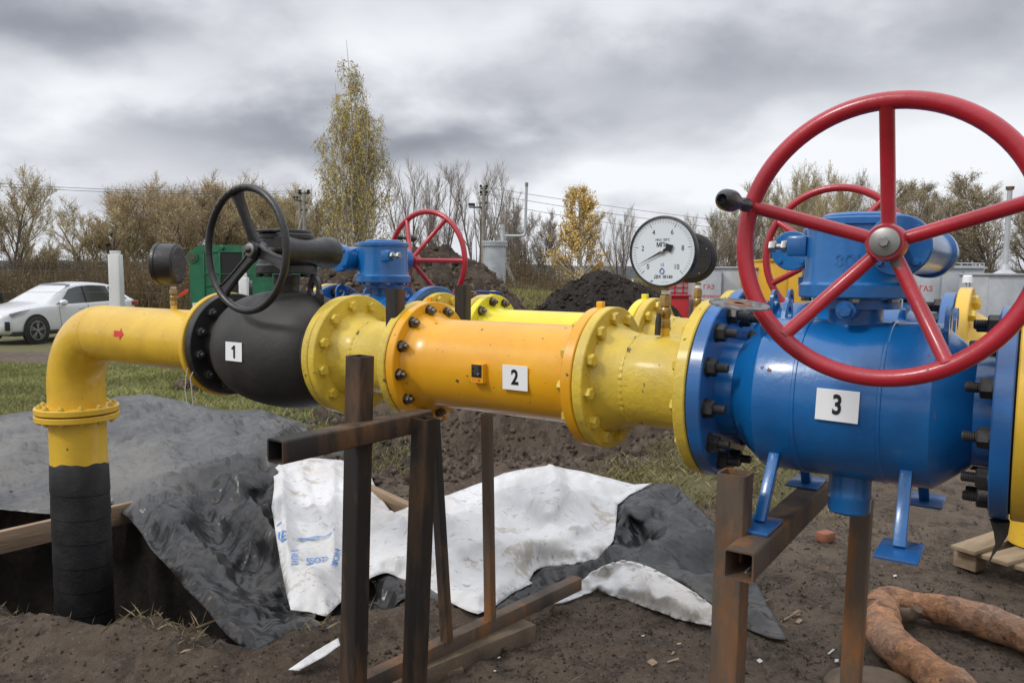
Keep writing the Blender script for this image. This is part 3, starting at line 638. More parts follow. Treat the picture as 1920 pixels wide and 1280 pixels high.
def gearbox(parent, m_, xo, zn0, zb0, zt0, R, side=-1, neckR=.062, collarR=.10, dface=.29, dend=.31, wr=.069, capr=.063, worm_z=None, nutkey='zn', nring=True, rear_flare=False, capbolts=True):
    """neck, mounting flange, drum housing and horizontal worm tube (along y at x = xo)"""
    bm = B(); lathe(bm, [(zn0-.05, neckR), (zn0+.032, neckR), (zn0+.032, neckR*1.03), (zn0+.034, collarR), (zb0-.004, collarR)], axis=(0, 0, 1), seg=48); obj('stem_collar', bm, m_, parent)
    g = obj('gearbox_housing', lathe(B(), [(zb0, R-.003), (zb0+.003, R), (zb0+.030, R), (zb0+.033, R-.004), (zb0+.037, R*.93), (zb0+.055, R*.905), (zt0-.02, R*.88), (zt0-.018, R*.93), (zt0-.004, R*.93), (zt0, R*.90)], axis=(0, 0, 1), seg=80), m_, parent)
    obj('top_plate', lathe(B(), [(zt0-.001, R*.66), (zt0+.006, R*.66), (zt0+.010, R*.62), (zt0+.012, R*.60)], (0.004, .0, 0), (0, 0, 1), 56), m_, g)
    for k in range(8):
        a = 2*PI*(k+.2)/8; o = bpy.data.objects.new('bolt', BM[nutkey]); C.objects.link(o); o.parent = parent; o.location = (R*.86*math.cos(a), R*.86*math.sin(a), zb0-.001); o.rotation_euler = (0, PI/2, 0)
    wz = worm_z or (zb0+zt0)/2+.015
    if side > 0: dend = .175
    prof = [(-dend, capr-.003), (-dend+.003, capr), (-dend+.03, capr), (-dend+.03, wr*.8), (0, wr*.8)] if side > 0 else [(-dend, wr*.82), (-dend+.008, wr*.93), (-dend+.07, wr*.93), (-dend+.078, wr*.80), (0, wr*.80), (dface*.6, wr*.86)] if not rear_flare else [(-dend, wr*.93), (-dend+.008, wr), (-dend+.055, wr), (-dend+.085, wr*.84), (0, wr*.84), (dface*.6, wr*.9)]
    bm = B(); lathe(bm, [(a, r) for a, r in prof]+[(dface-.03, wr*.9), (dface-.03, capr), (dface-.003, capr), (dface, capr-.003)], (xo, 0, wz), (0, side, 0), 48)
    wm = obj('worm_housing', bm, m_, parent)
    if capbolts:
        for k in range(4):
            a = PI/4+PI/2*k
            for sd_, yy in ((1, dface if side < 0 else -dend),):
                o = bpy.data.objects.new('bolt', BM['bluebolt'] if m_ is MT['blue'] else BM['dnut']); C.objects.link(o); o.parent = parent
                o.location = (xo+capr*.76*math.cos(a), side*yy, wz+capr*.76*math.sin(a)); o.rotation_euler = (0, 0, -PI/2)
    # web between drum and worm tube
    box_ = B(); box(box_, (xo*.55, side*.0, wz), (abs(xo)*.9, wr*2.6, wr*1.5), bev=.012); obj('web', box_, m_, g)
    return wz, g
def stop_screw(parent, g, m_, x, y, z, dirx):
    bm = B(); box(bm, (x, y, z), (.05, .045, .05), bev=.008); obj('stop_boss', bm, m_, parent)
    bm = B(); cyl(bm, (x, y, z), (x+dirx*.072, y, z), .0075, seg=12); b2 = B(); hexprof(b2, 0, .012, .0165); b2.transform(Matrix.Translation((x+dirx*.027-(.012 if dirx < 0 else 0), y, z))); merge(bm, b2)
    b2 = B(); hexprof(b2, 0, .016, .0155); b2.transform(Matrix.Translation((x+dirx*.062-(.008 if dirx < 0 else 0), y, z))); merge(bm, b2); obj('stop_screw', bm, MT['zinc'], parent)
def lug(bm, x, y, z, ang, w=.085, h=.085, hole=.019, t_=.009, rotz=0.0, flat=.6):
    """eye plate standing on the body, outline in local (u, v) with a round hole"""
    n = 28; outer = []; inner = []
    for k in range(n):
        a = 2*PI*k/n; inner.append((hole*math.cos(a), hole*math.sin(a)))
        u, v = math.cos(a), math.sin(a); s = h*.36
        if v < 0: q = max(abs(u)/(w*.5), abs(v)/(h*.55)); pu, pv = u/q, v/q
        else: pu, pv = s*u*(1.0), s*v; 
        outer.append((pu, pv))
    M4 = Matrix.Translation((x, y, z))@Matrix.Rotation(rotz, 4, 'Z')@Matrix.Rotation(ang, 4, 'X')
    L0 = []
    for tt in (-t_/2, t_/2):
        L0.append(([bm.verts.new(M4@Vector((tt, p[0], p[1]+h*.5))) for p in outer], [bm.verts.new(M4@Vector((tt, p[0], p[1]+h*.5))) for p in inner]))
    (o0, i0), (o1, i1) = L0
    for k in range(n):
        j = (k+1) % n
        for f in ((o0[k], o0[j], i0[j], i0[k]), (o1[k], i1[k], i1[j], o1[j]), (o0[k], o1[k], o1[j], o0[j]), (i0[k], i0[j], i1[j], i1[k])): bm.faces.new(f)
    bmesh.ops.recalc_face_normals(bm, faces=bm.faces[:])

def blue_valve(label, s, d, h, side, full):
    v = pthing('ball_valve', label, 'valve', s, d, h, 'blue ball valves with red handwheels'); RB = .193; hl = .34
    body = [(-hl+.04, .128), (-.275, .126), (-.268, .136), (-.205, RB), (-.200, RB+.001)]
    bm = B(); n = 24
    prof = [(-hl+.035, .130), (-.262, .128), (-.258, .134), (-.19, RB-.001), (-.186, RB), (-.10, RB+.001), (-.098, RB+.0035), (-.092, RB+.0035), (-.09, RB+.001), (.085, RB+.001), (.087, RB+.0035), (.093, RB+.0035), (.095, RB+.001), (.186, RB), (.19, RB-.001), (.262, .134), (.266, .128), (hl-.035, .130)]
    lathe(bm, prof, seg=96, close=False); obj('valve_body', bm, MT['blue'], v, ang=20)
    flange(v, -hl, -hl+.036, .237, MT['blue_dirty']); flange(v, hl-.036, hl, .237, MT['blue_dirty'])
    bolts(v, 'bignut', -hl+.036, .198, 12, 1, .28); bolts(v, 'bignut', hl-.036, .198, 12, -1, .28)
    xo = .127 if side < 0 else -.12
    wz, g = gearbox(v, MT['blue'], xo, .19, .250, .440, .134, side, worm_z=.3635)
    # small blue fitting under the mounting flange
    bm = B(); cyl(bm, (0.0, side*.05, .222), (.0, side*.125, .222), .022, seg=24); b2 = B(); hexprof(b2, 0, .012, .017); b2.transform(basis((0, side*.125, .222), (0, side, 0), (1, 0, 0), (0, 0, 1))); merge(bm, b2); obj('injection_fitting', bm, MT['blue'], v)
    stop_screw(v, g, MT['blue'], -.135 if side < 0 else .125, side*.03 if side < 0 else -.10, .375, -1 if side < 0 else 1)
    bm = B(); cyl(bm, (xo, side*.2, wz), (xo, side*.45, wz), .014, seg=20); obj('shaft', bm, MT['steel'], v)
    R = .251
    if side < 0: wheel_round(v, (xo, -.43, wz), R, .0163, [math.radians(a) for a in (90.5, 163, 15.5, 227, 298)], MT['red'], -1, math.radians(163), .036)
    else: wheel_round(v, (xo, .36, wz), .262, .0145, [math.radians(a) for a in ((58, 122, 0, -58, 182, 240) if s < -1 else (52, 148, 205, 275, 345))], MT['red'], 1, None if s > -1 else math.radians(150), .036, .10)
    for q in ((-.190, -.075, .155, .35), (-.19, .09, .155, -.35), (.205, -.05, .150, .2), (.205, .10, .145, -.4)): bm = B(); lug(bm, *q, .085, .10, .018, .010); obj('lifting_lug', bm, MT['blue'], v, ang=30)
    if full:
        # cast letters on the housing
        for tx, a0 in (('ЗОН', -1.42),):
            tb = text_bm(tx, .036, .0025, .0008)
            for vv in tb.verts: 
                aa = a0+(vv.co.x-.012)/.124; rr = .1195+vv.co.z; vv.co = Vector((rr*math.cos(aa), rr*math.sin(aa), .335+vv.co.y))
            obj('cast_letters', tb, MT['blue'], g)
        bm = B(); lathe(bm, [(-.285, .044), (-.279, .050), (-.25, .050), (-.243, .052), (-.236, .050), (-.17, .050)], axis=(0, 0, 1), o=(.005, 0, 0), seg=48); obj('drain_boss', bm, MT['blue'], v)
        for sx in (-1, 1):
            for sy in (-1, 1):
                bm = B(); p0 = Vector((sx*.145, sy*.13, -.13)); p1 = Vector((sx*.150, sy*.225, -.283)); beam_box(bm, p0, p1, .023, .026, .003, upv=(1, 0, 0)); ft = obj('foot', bm, MT['blue'], v, ang=30)
                bm = B(); box(bm, (sx*.152, sy*.235, -.2865), (.085, .135, .008), bev=.002); obj('foot_plate', bm, MT['blue_dirty'], ft, ang=30)
        sign(v, '3', inplane(1570, 764, -RB)[0]-s, RB, .092, .072, .045, .062, -.02)
    return v
v3 = blue_valve('large blue ball valve number 3 in front, under the biggest red handwheel', -.37, 0, 0, -1, True)
blue_valve('blue ball valve behind valve 3, its red handwheel half hidden by the front gearbox', -.546, .70, .02, 1, False)
blue_valve('blue ball valve behind the black valve and heap, red handwheel on its far side', -2.622, .70, .012, 1, False)

# --- black valve 1
v1 = pthing('ball_valve', 'matt black ball valve number 1 with a black three-spoke handwheel', 'valve', -2.475)
bm = B(); pr_ = [(-.335, .150), (-.285, .150), (-.275, .158), (-.262, .166)]
for k in range(25):
    x = -.255+.51*k/24; pr_.append((x, .160+.073*math.sqrt(max(0, 1-(x/.262)**2))))
pr_ += [(.262, .166), (.275, .158), (.285, .150), (.335, .150)]
lathe(bm, pr_, seg=96, close=False); obj('valve_body', bm, MT['matblack'], v1, ang=25)
flange(v1, -.372, -.332, .215, MT['black']); flange(v1, .332, .365, .219, MT['yellow_rough'])
bolts(v1, 'blknut', -.332, .178, 12, 1, .33); bolts(v1, 'ystub', .332, .187, 12, -1, .4)
wz, g = gearbox(v1, MT['black'], .088, .225, .300, .455, .118, -1, neckR=.048, collarR=.050, dface=.105, dend=.165, wr=.062, capr=.060, worm_z=.385, nutkey='dnut', rear_flare=True, capbolts=False)
bm = B(); lathe(bm, [(.458, .098), (.468, .098), (.470, .094)], axis=(0, 0, 1), seg=48); box(bm, (0, -.095, .462), (.11, .05, .010), bev=.003); obj('cover_plate', bm, MT['black'], g)
bm = B(); cyl(bm, (.088, -.08, wz), (.088, -.265, wz), .0125, seg=20); obj('shaft', bm, MT['steel'], v1)
def wheel_cast(parent, c, R, r, angs):
    cx, cy, cz = c; bm = B(); N_ = 96; sweep(bm, [(cx+R*math.cos(2*PI*k/N_), cy, cz+R*math.sin(2*PI*k/N_)) for k in range(N_)], r, 16, closed=True)
    rnd = random.Random(2)
    for k in range(9):      # cast notches and rough marks at the top of the rim
        a = math.radians(78+k*7+rnd.uniform(-2, 2)); p = Vector((cx+(R+.001)*math.cos(a), cy-r*.9, cz+(R+.001)*math.sin(a))); box(bm, p, (rnd.uniform(.006, .014), .005, rnd.uniform(.003, .008)), Matrix.Rotation(-a+PI/2, 3, 'Y'), .001)
    w = obj('handwheel', bm, MT['black'], parent)
    bm = B()
    for a in angs:
        u = Vector((math.cos(a), 0, math.sin(a))); t_ = Vector((-math.sin(a), 0, math.cos(a)))
        for lo, hi, off in ((-1, 1, 0), ):
            secs = []
            for q, wd in ((.022, .026), (.06, .020), (R*.6, .019), (R-.03, .024), (R-.004, .034)):
                p = Vector((cx, cy+.004+.045*(1-q/R), cz))+u*q
                secs.append([p-t_*wd+Vector((0, -.006, 0)), p-t_*wd*.72+Vector((0, -.010, 0)), p-t_*wd*.55+Vector((0, -.004, 0)), p+t_*wd*.55+Vector((0, -.004, 0)), p+t_*wd*.72+Vector((0, -.010, 0)), p+t_*wd+Vector((0, -.006, 0)), p+t_*wd+Vector((0, .008, 0)), p-t_*wd+Vector((0, .008, 0))])
            vv = [[bm.verts.new(x) for x in s_] for s_ in secs]
            for A, Bq in zip(vv, vv[1:]):
                for k in range(8): bm.faces.new((A[k], Bq[k], Bq[(k+1) % 8], A[(k+1) % 8]))
            bm.faces.new(vv[0]); bm.faces.new(vv[-1][::-1])
    bmesh.ops.recalc_face_normals(bm, faces=bm.faces[:]); obj('spokes', bm, MT['black'], w, ang=30)
    cy += .045; obj('hub', lathe(B(), [(-.03, .030), (.02, .032), (.026, .028)], (cx, cy, cz), (0, -1, 0), 40), MT['black'], w)
    bm = B(); lathe(bm, [(0, .024), (.006, .024), (.007, .022)], (cx, cy-.0262, cz), (0, -1, 0), 36); b2 = B(); hexprof(b2, 0, .010, .009); b2.transform(basis((cx, cy-.0332, cz), (0, -1, 0), (1, 0, 0), (0, 0, 1))); merge(bm, b2); obj('washer', bm, MT['zinc'], w)
wheel_cast(v1, (.088, -.255, wz), .222, .0135, [math.radians(a) for a in (105, -15, 226)])
for q in ((-.200, -.02, .155, .15, .12, .135, .023, .012, .95), (.185, -.02, .165, .0, .14, .150, .026, .012, 1.25)): bm = B(); lug(bm, *q); obj('lifting_lug', bm, MT['black'], v1, ang=30)
sign(v1, '1', inplane(441, 655, -.228)[0]+2.475, .231, .098, .072, .02, .066, 0, 1.0)

# --- yellow spool between valve 1 and the orange pipe
def spool(label, s0, s1, R0, R1, r, m_, seed, d=0, h=0, th=.032, necks=True):
    t = pthing('pipe_spool', label, 'pipe', s0, d, h); Lg = s1-s0; bm = B(); nk = min(.075, Lg*.3)
    lathe(bm, [(th*.5, r+.038), (th+.004, r+.030), (th+nk*.45, r+.014), (th+nk, r+.001), (Lg-th-nk, r+.001), (Lg-th-nk*.45, r+.012 if R1 < .22 else r+.004), (Lg-th-.003, r+.022 if R1 < .22 else r+.01)], seg=96, close=False)
    weld(bm, th+nk+.002, r, .009, seed=seed); weld(bm, Lg-th-nk*(.9 if R1 < .22 else .3), r, .009, seed=seed+1)
    obj('spool_pipe', bm, m_, t); flange(t, 0, th, R0, m_); flange(t, Lg-th, Lg, R1, m_); return t
t = spool('short yellow spool between the black valve and the orange pipe', -2.105, -1.753, .222, .2085, .128, MT['yellow_rough'], 5)
bolts(t, 'yhead', .032, .187, 12, 1, .4); bolts(t, 'ystub', .352-.032, .176, 12, -1, .28)
def gasket(parent, x0, x1, R): obj('gasket', lathe(B(), [(x0, R), (x1, R)], seg=96), MT['rubber'], parent)
gasket(t, .352, .3555, .198)
# --- orange pipe with flanges, plate 2
t = pthing('meter_pipe', 'shiny orange flanged pipe number 2 with a black data plate', 'pipe', -1.7495); RO = .149
bm = B(); L2 = -1.055+1.7495
lathe(bm, [(.015, RO+.026), (.036, RO+.024), (.058, RO+.010), (.085, RO+.002), (.11, RO), (L2-.09, RO), (L2-.05, RO+.006), (L2-.03, RO+.018)], seg=112, close=False); obj('meter_body', bm, MT['orange'], t)
flange(t, 0, .034, .207, MT['orange']); flange(t, L2-.034, L2, .2065, MT['orange'])
bolts(t, 'nut', .034, .179, 12, 1, .28)
bolts(t, 'yhead', L2-.034, .180, 12, -1, .1)
sign(t, '2', inplane(967, 706, -RO)[0]+1.7495, RO, .090, .074, -.03, .062, 0, .85)
xt = inplane(893, 700, -RO-.02)[0]+1.7495
bm = B(); box(bm, (xt, -RO-.016, .0), (.046, .003, .058), bev=.001); box(bm, (xt+.0215, -RO-.006, 0), (.003, .022, .058)); box(bm, (xt, -RO-.006, .0275), (.043, .022, .003)); box(bm, (xt, -RO-.006, -.0275), (.043, .022, .003)); bk = obj('data_plate_bracket', bm, MT['orange'], t, smooth=False)
bm = B(); box(bm, (xt-.0005, -RO-.0185, .007), (.037, .0015, .038)); dp = obj('data_plate', bm, MT['ink'], bk, smooth=False)
bm = B(); lathe(bm, [(0, .0032), (.006, .0032)], (xt+.009, -RO-.019, -.001), (0, -1, 0), 14)
for i in range(4): box(bm, (xt-.004+(i % 2)*.003, -RO-.0195, .020-.007*i), (.022-.004*(i % 2), .0005, .0012))
obj('plate_marks', bm, MT['zinc'], dp, smooth=False)
bm = B(); box(bm, (xt-.015, -RO-.0178, -.021), (.0015, .0006, .008)); box(bm, (xt-.004, -RO-.0178, -.021), (.016, .0006, .0014))
b = [bm.verts.new((xt+.006+p[0], -RO-.0182, -.021+p[1])) for p in ((0, -.005), (.010, 0), (0, .005))]; bm.faces.new(b); obj('flow_arrow', bm, MT['redink'], bk, smooth=False)
bm = B()
for a in (-1.95, -1.2): bm = B(); cyl(bm, (.016, .2*math.cos(a), .2*math.sin(a)), (.016, .232*math.cos(a), .232*math.sin(a)), .0075, seg=12); obj('locating_pin', bm, MT['orange'], t)
for x_ in (.018, L2-.018): bm = B(); box(bm, (x_, .0, .214), (.020, .020, .020), bev=.002); obj('locating_lug', bm, MT['orange'], t)
# --- yellow spool between orange pipe and valve 3
t = spool('yellow spool carrying the white dial gauge, between the orange pipe and blue valve 3', -1.051, -.7135, .2085, .237, .130, MT['yellow_rough'], 9)
bolts(t, 'yhead', .032, .178, 12, 1, .28); bolts(t, 'yhead', .3375-.032, .198, 12, -1, .28); gasket(t, .3375, .3405, .224)
# --- right of valve 3
t = pthing('flanged_pipe', 'yellow flanged pipe at the right edge, bolted to blue valve 3', 'pipe', -.026)
bm = B(); lathe(bm, [(.0, .17), (.04, .17), (.08, .142), (.12, rP), (1.3, rP)], seg=96, close=False); obj('pipe_body', bm, MT['yellow'], t); flange(t, 0, .036, .237, MT['yellow']); gasket(t, -.004, 0, .224)
bolts(t, 'yhead', .036, .198, 12, 1, .28)

# --- second line, behind
dl, hlv = .70, .015
t = spool('yellow spool in the rear line between its left blue valve and the lemon pipe', -2.275, -1.995, .205, .200, .125, MT['yellow_rough'], 15, dl, hlv)
bolts(t, 'yhead', .032, .175, 12, 1, .4); bolts(t, 'ystub', .28-.032, .168, 12, -1, .1); gasket(t, .28, .2835, .19)
t = pthing('meter_pipe', 'bright lemon flanged pipe in the rear line, behind the orange pipe', 'pipe', -1.99, dl, hlv); L3 = .76
bm = B(); rL = .138; lathe(bm, [(.015, rL+.024), (.036, rL+.022), (.06, rL+.006), (.10, rL), (L3-.09, rL), (L3-.05, rL+.006), (L3-.03, rL+.018)], seg=96, close=False); obj('meter_body', bm, MT['lemon'], t)
flange(t, 0, .034, .200, MT['lemon']); flange(t, L3-.034, L3, .200, MT['lemon']); bolts(t, 'nut', .034, .172, 12, 1, .28)
for x_ in (.02, L3-.02): bm = B(); box(bm, (x_, 0, .207), (.022, .022, .022), bev=.002); obj('locating_lug', bm, MT['lemon'], t)
t = spool('yellow spool in the rear line carrying the gauge that is seen from behind', -1.225, -.89, .203, .237, .130, MT['yellow_rough'], 19, dl, hlv)
bolts(t, 'yhead', .032, .175, 12, 1, .28); bolts(t, 'ystub', .335-.032, .198, 12, -1, .28)
t = pthing('flanged_pipe', 'yellow flanged pipe of the rear line, right of its blue valve', 'pipe', -.202, dl, hlv+.02)
bm = B(); lathe(bm, [(.0, .17), (.04, .17), (.08, .142), (.12, rP), (2.2, rP)], seg=72, close=False); obj('pipe_body', bm, MT['yellow'], t); flange(t, 0, .036, .237, MT['yellow']); bolts(t, 'yhead', .036, .198, 12, 1, .28)
t = pthing('flanged_pipe', 'yellow pipe entering the left blue valve from behind the black valve', 'pipe', -2.966, dl, hlv)
bm = B(); lathe(bm, [(-.2, rP), (-.12, rP), (-.04, .17), (0, .17)], seg=72, close=False); obj('pipe_body', bm, MT['yellow'], t); flange(t, -.036, 0, .237, MT['yellow'])
# ------------------------------------------------------------------ gauges
MT['dial'] = mat('white_dial', (.70, .76, .80), rough=.25, coat=.6)
MT['blueink'] = mat('blue_ink', (.02, .10, .35), rough=.5)
def gauge(label, P, nrm, R, depth=.05, needle=205, dialdetail=True, back=True):
    """dial gauge centred at P facing nrm"""
    t = thing('pressure_gauge', label, 'gauge', P, 0)
    nz_ = Vector(nrm).normalized(); yv = (UPW-nz_*UPW.dot(nz_)).normalized(); xv = yv.cross(nz_); Z0 = Vector((0, 0, 0))
    bm = B(); lathe(bm, [(-depth, R*.90), (-depth+.003, R*.96), (-depth+.006, R*.97), (-.010, R*.965), (-.009, R*1.0), (.004, R*1.0), (.008, R*.975), (.0085, R*.945), (.004, R*.93), (.002, R*.93)], Z0, nz_, 96); obj('case', bm, MT['black'], t)
    M0 = lambda z: basis(nz_*z, xv, yv, nz_)
    bm = B(); lathe(bm, [(.0, R*.93), (.0032, R*.93)], Z0, nz_, 96); dl_ = obj('dial', bm, MT['dial'], t)
    if dialdetail:
        bm = B(); a0, a1 = math.radians(225), math.radians(-45)
        for i in range(51):
            f = i/50; a = a0+(a1-a0)*f; big = i % 10 == 0; r0 = R*(.74 if big else .80); r1 = R*.875
            c = Vector(((r0+r1)/2*math.cos(a), (r0+r1)/2*math.sin(a), .0036)); Rm = Matrix.Rotation(a, 3, 'Z'); box(bm, c, (r1-r0, .0012 if big else .0005, .0004), Rm)
        bm.transform(basis(Z0, xv, yv, nz_)); obj('scale_marks', bm, MT['ink'], dl_, smooth=False)
        bm = B()
        def put(s, x, y, sz, sx=1.0, off=0):
            tb = text_bm(s, sz, .0002, off); tb.transform(M0(.0037)@Matrix.Translation((x*R, y*R, 0))@Matrix.Diagonal((sx, 1, 1, 1))); merge(bm, tb)
        for i, s_ in enumerate(('0', '2', '4', '6', '8', '10')):
            a = a0+(a1-a0)*i/5; put(s_, .60*math.cos(a), .60*math.sin(a), R*.20, .85)
        put('MAX 150°C', 0, .33, R*.095, .9); put('МПа', -.02, .19, R*.17, .9, .0003); put('1,5', 0, -.36, R*.11, .85)
        put('ДМ  05160', .04, -.70, R*.115, 1.0, .0002); put('№', -.30, -.83, R*.075, 1.0); put('– – – – –', .10, -.84, R*.06)
        obj('lettering', bm, MT['ink'], dl_, smooth=False)
        bm = B(); sweep(bm, [Vector((R*(.065*math.cos(q)*(1-.4*max(0, math.sin(q)))), R*(-.535+.075*math.sin(q)), .0042)) for q in [2*PI*k/24 for k in range(24)]], R*.012, 6, closed=True); bm.transform(basis(Z0, xv, yv, nz_)); obj('emblem', bm, MT['blueink'], dl_)
        bm = B(); a = math.radians(needle); u = Vector((math.cos(a), math.sin(a), 0)); v = Vector((-u.y, u.x, 0)); z = Vector((0, 0, .008))
        pts = [u*R*.80+z, u*R*.05+v*R*.028+z, -u*R*.16+v*R*.045+z, -u*R*.22+v*R*.14+z, -u*R*.38+v*R*.0+z, -u*R*.22-v*R*.14+z, -u*R*.16-v*R*.045+z, u*R*.05-v*R*.028+z]
        f = [bm.verts.new(p) for p in pts]; g_ = [bm.verts.new(p+Vector((0, 0, .0012))) for p in pts]; bm.faces.new(f[::-1]); bm.faces.new(g_)
        for k in range(8): bm.faces.new((f[k], f[(k+1) % 8], g_[(k+1) % 8], g_[k]))
        bm.transform(basis(Z0, xv, yv, nz_)); obj('needle', bm, MT['ink'], t, smooth=False)
        bm = B(); lathe(bm, [(.004, R*.055), (.0105, R*.055), (.012, R*.03)], Z0, nz_, 20); obj('needle_cap', bm, MT['zinc'], t)
    if back:
        bm = B(); lathe(bm, [(-depth-.004, R*.80), (-depth+.002, R*.84)], Z0, nz_, 64); box(bm, nz_*(-depth*.55)-yv*0, (.001, .001, .001)); obj('back_plate', bm, MT['black'], t)
        bm = B()
        for a in (0.5, 2.6, 4.2, 5.3):
            u = xv*math.cos(a)+yv*math.sin(a); cyl(bm, u*R*.70-nz_*(depth+.002), u*R*.70-nz_*(depth+.008), .0028, seg=10)
        obj('screw', bm, MT['zinc'], t)
    return t, xv, yv, nz_
def cock(label, P0, P1, handle, kind):
    """brass cock from pipe top P0 to gauge socket P1; handle = end point of the lever"""
    t = thing('gauge_cock', label, 'valve', P0, 0); hgt = P1.z-P0.z; L_ = lambda f: Vector((0, 0, hgt*f))
    bm = B(); cyl(bm, L_(-.12), L_(.22), .0135, seg=20); obj('weld_stub', bm, MT['yellow'], t)
    bm = B(); b2 = B(); hexprof(b2, 0, hgt*.17, .0165); b2.transform(basis(L_(.2), (0, 0, 1), (1, 0, 0), (0, 1, 0))); merge(bm, b2)
    lathe(bm, [(hgt*.36, .010), (hgt*.40, .0145), (hgt*.50, .0165), (hgt*.58, .0145), (hgt*.62, .010)], axis=(0, 0, 1), seg=24)
    b2 = B(); hexprof(b2, 0, hgt*.22, .0170); b2.transform(basis(L_(.62), (0, 0, 1), (1, 0, 0), (0, 1, 0))); merge(bm, b2); cyl(bm, L_(.80), L_(1.0), .010, seg=16); obj('cock_body', bm, MT['brass'], t)
    bm = B(); cyl(bm, L_(.86), L_(.93), .0125, seg=20); obj('sealing_tape', bm, MT['white'], t)
    h0, h1 = Vector(handle[0]), Vector(handle[1]); bm = B(); cyl(bm, L_(.49), L_(.49)+h0, .0065, seg=14); cyl(bm, L_(.49)+h0*.75, L_(.49)+h0*1.02, .010, seg=14); obj('cock_stem', bm, MT['brass'], t)
    bm = B(); a = L_(.49)+h0; b = a+h1
    if kind == 'hang': sweep(bm, [a, a.lerp(b, .1), a.lerp(b, .35), b], [.005, .0065, .0085, .0085], 12); obj('cock_lever', bm, MT['matblack'], t)
    else:
        beam_box(bm, a, a.lerp(b, .4), .012, .004); obj('cock_lever', bm, MT['zinc'], t); bm = B(); beam_box(bm, a.lerp(b, .3), b, .016, .010, .003); obj('lever_grip', bm, MT[kind], t, smooth=True)
    return t
# front gauge on the right spool
sg = inplane(1247, 600, 0)[0]; P0 = line(sg, 0, .126); dc = at(1243, 472, (line(sg, 0, 0)+Vector((0, 0, 0))).y-.02)
Rg = 66.5*dc.y/FOC; P1 = Vector((P0.x, P0.y, dc.z-Rg*.98))
cock('brass cock under the white dial gauge, its black lever hanging down', P0, P1, (-dv*.006-nv*.030, Vector((-.003, -.002, -.062))), 'hang')
gauge('big white-dial pressure gauge reading near zero, left of the large red handwheel', dc, -nv+dv*.02, Rg, .026, 207)
# gauge of the rear line, seen from behind
sg = inplane(1307, 600, dl)[0]; P0 = line(sg, dl, .135); dc = at(1297, 484, P0.y+.02); Rg2 = 46*dc.y/FOC; P1 = Vector((P0.x, P0.y, dc.z-Rg2*.98))
cock('brass cock under the black gauge that is seen from behind', P0, P1, (dv*.03, Vector((.012, 0, -.06))), 'hang')
gauge('black pressure gauge seen from behind, right behind the white-dial gauge', dc, Vector((.93, .42, 0)) if False else Vector((.30, .95, 0)), Rg2, .035, 200, False)
# gauge on the elbow pipe
sg = inplane(326, 577, 0)[0]; P0 = line(sg, 0, .130); dc = at(318, 495, P0.y-.01); Rg0 = 40*dc.y/FOC; P1 = Vector((P0.x, P0.y, dc.z-Rg0*.98))
cock('gauge cock with a red lever on top of the bent yellow pipe', P0, P1, (dv*.020, dv*.085+Vector((0, 0, .035))), 'redink')
gauge('black pressure gauge turned away, standing on the bent yellow pipe', dc-Vector((.045, 0, 0)), Vector((-.995, .0, 0)), Rg0*.97, .085, 200, False)
# cock with blue lever in the rear line
P0 = at(868, 560, line(-1.99, dl).y-.05); bm = B(); cyl(bm, (0, 0, -.03), (0, 0, .035), .013, seg=16); t = thing('lever_cock', 'small cock with a flat blue lever above the lemon pipe flange', 'valve', P0); obj('cock_body', bm, MT['zinc'], t)
bm = B(); beam_box(bm, (0, 0, .035), (.07, -.02, .030), .012, .004); obj('lever_arm', bm, MT['zinc'], t)
MT['blueplast'] = mat('blue_plastic', (.01, .03, .20), rough=.4); bm = B(); beam_box(bm, (.06, -.017, .031), (.165, -.045, .028), .018, .012, .004); obj('lever_grip', bm, MT['blueplast'], t)
# grinding disc lying on the flange
P = at(1386, 572, line(-.68, -.08).y); P.z = line(-.70, 0, .240).z+.004; q = ray(1386, 572); P = Vector(CAM+q*((P.z-H)/q[2]))
t = thing('grinding_disc', 'used grey cutting disc with a rusty centre lying on the flange of valve 3', 'disc', P)
ax_ = Vector((.05, -.16, 1)); bm = B(); lathe(bm, [(0, .014), (0, .056), (.003, .056), (.003, .014)], axis=ax_, seg=64, close=False); obj('disc', bm, mat('abrasive_disc', (.10, .10, .105), (.22, .22, .22), rough=.8, scale=60, thr=(.45, .6)), t)
bm = B(); lathe(bm, [(.0032, .011), (.0045, .012), (.0045, .022), (.0032, .023)], axis=ax_, seg=40, close=False); obj('disc_ring', bm, mat('rusty_ring', (.30, .13, .05), (.20, .10, .06), rough=.7, scale=60), t)
# key ring hanging from the black valve
def wire_loop(label, pts, r, m_, cat='wire', name='hanging_wire'):
    o = obj(name, sweep(B(), [tuple(p) for p in pts], r, 8), m_); tag(o, label, cat); return o
Yk = line(-2.80, -.2).y-.03
wire_loop('thin pale wire loop hanging below the black valve flange', [at(x, y, Yk) for x, y in ((352, 690), (349, 705), (347, 730), (350, 752), (357, 765), (362, 758), (360, 735), (357, 708), (362, 697))], .0022, mat('pale_cord', (.55, .52, .45), rough=.6))

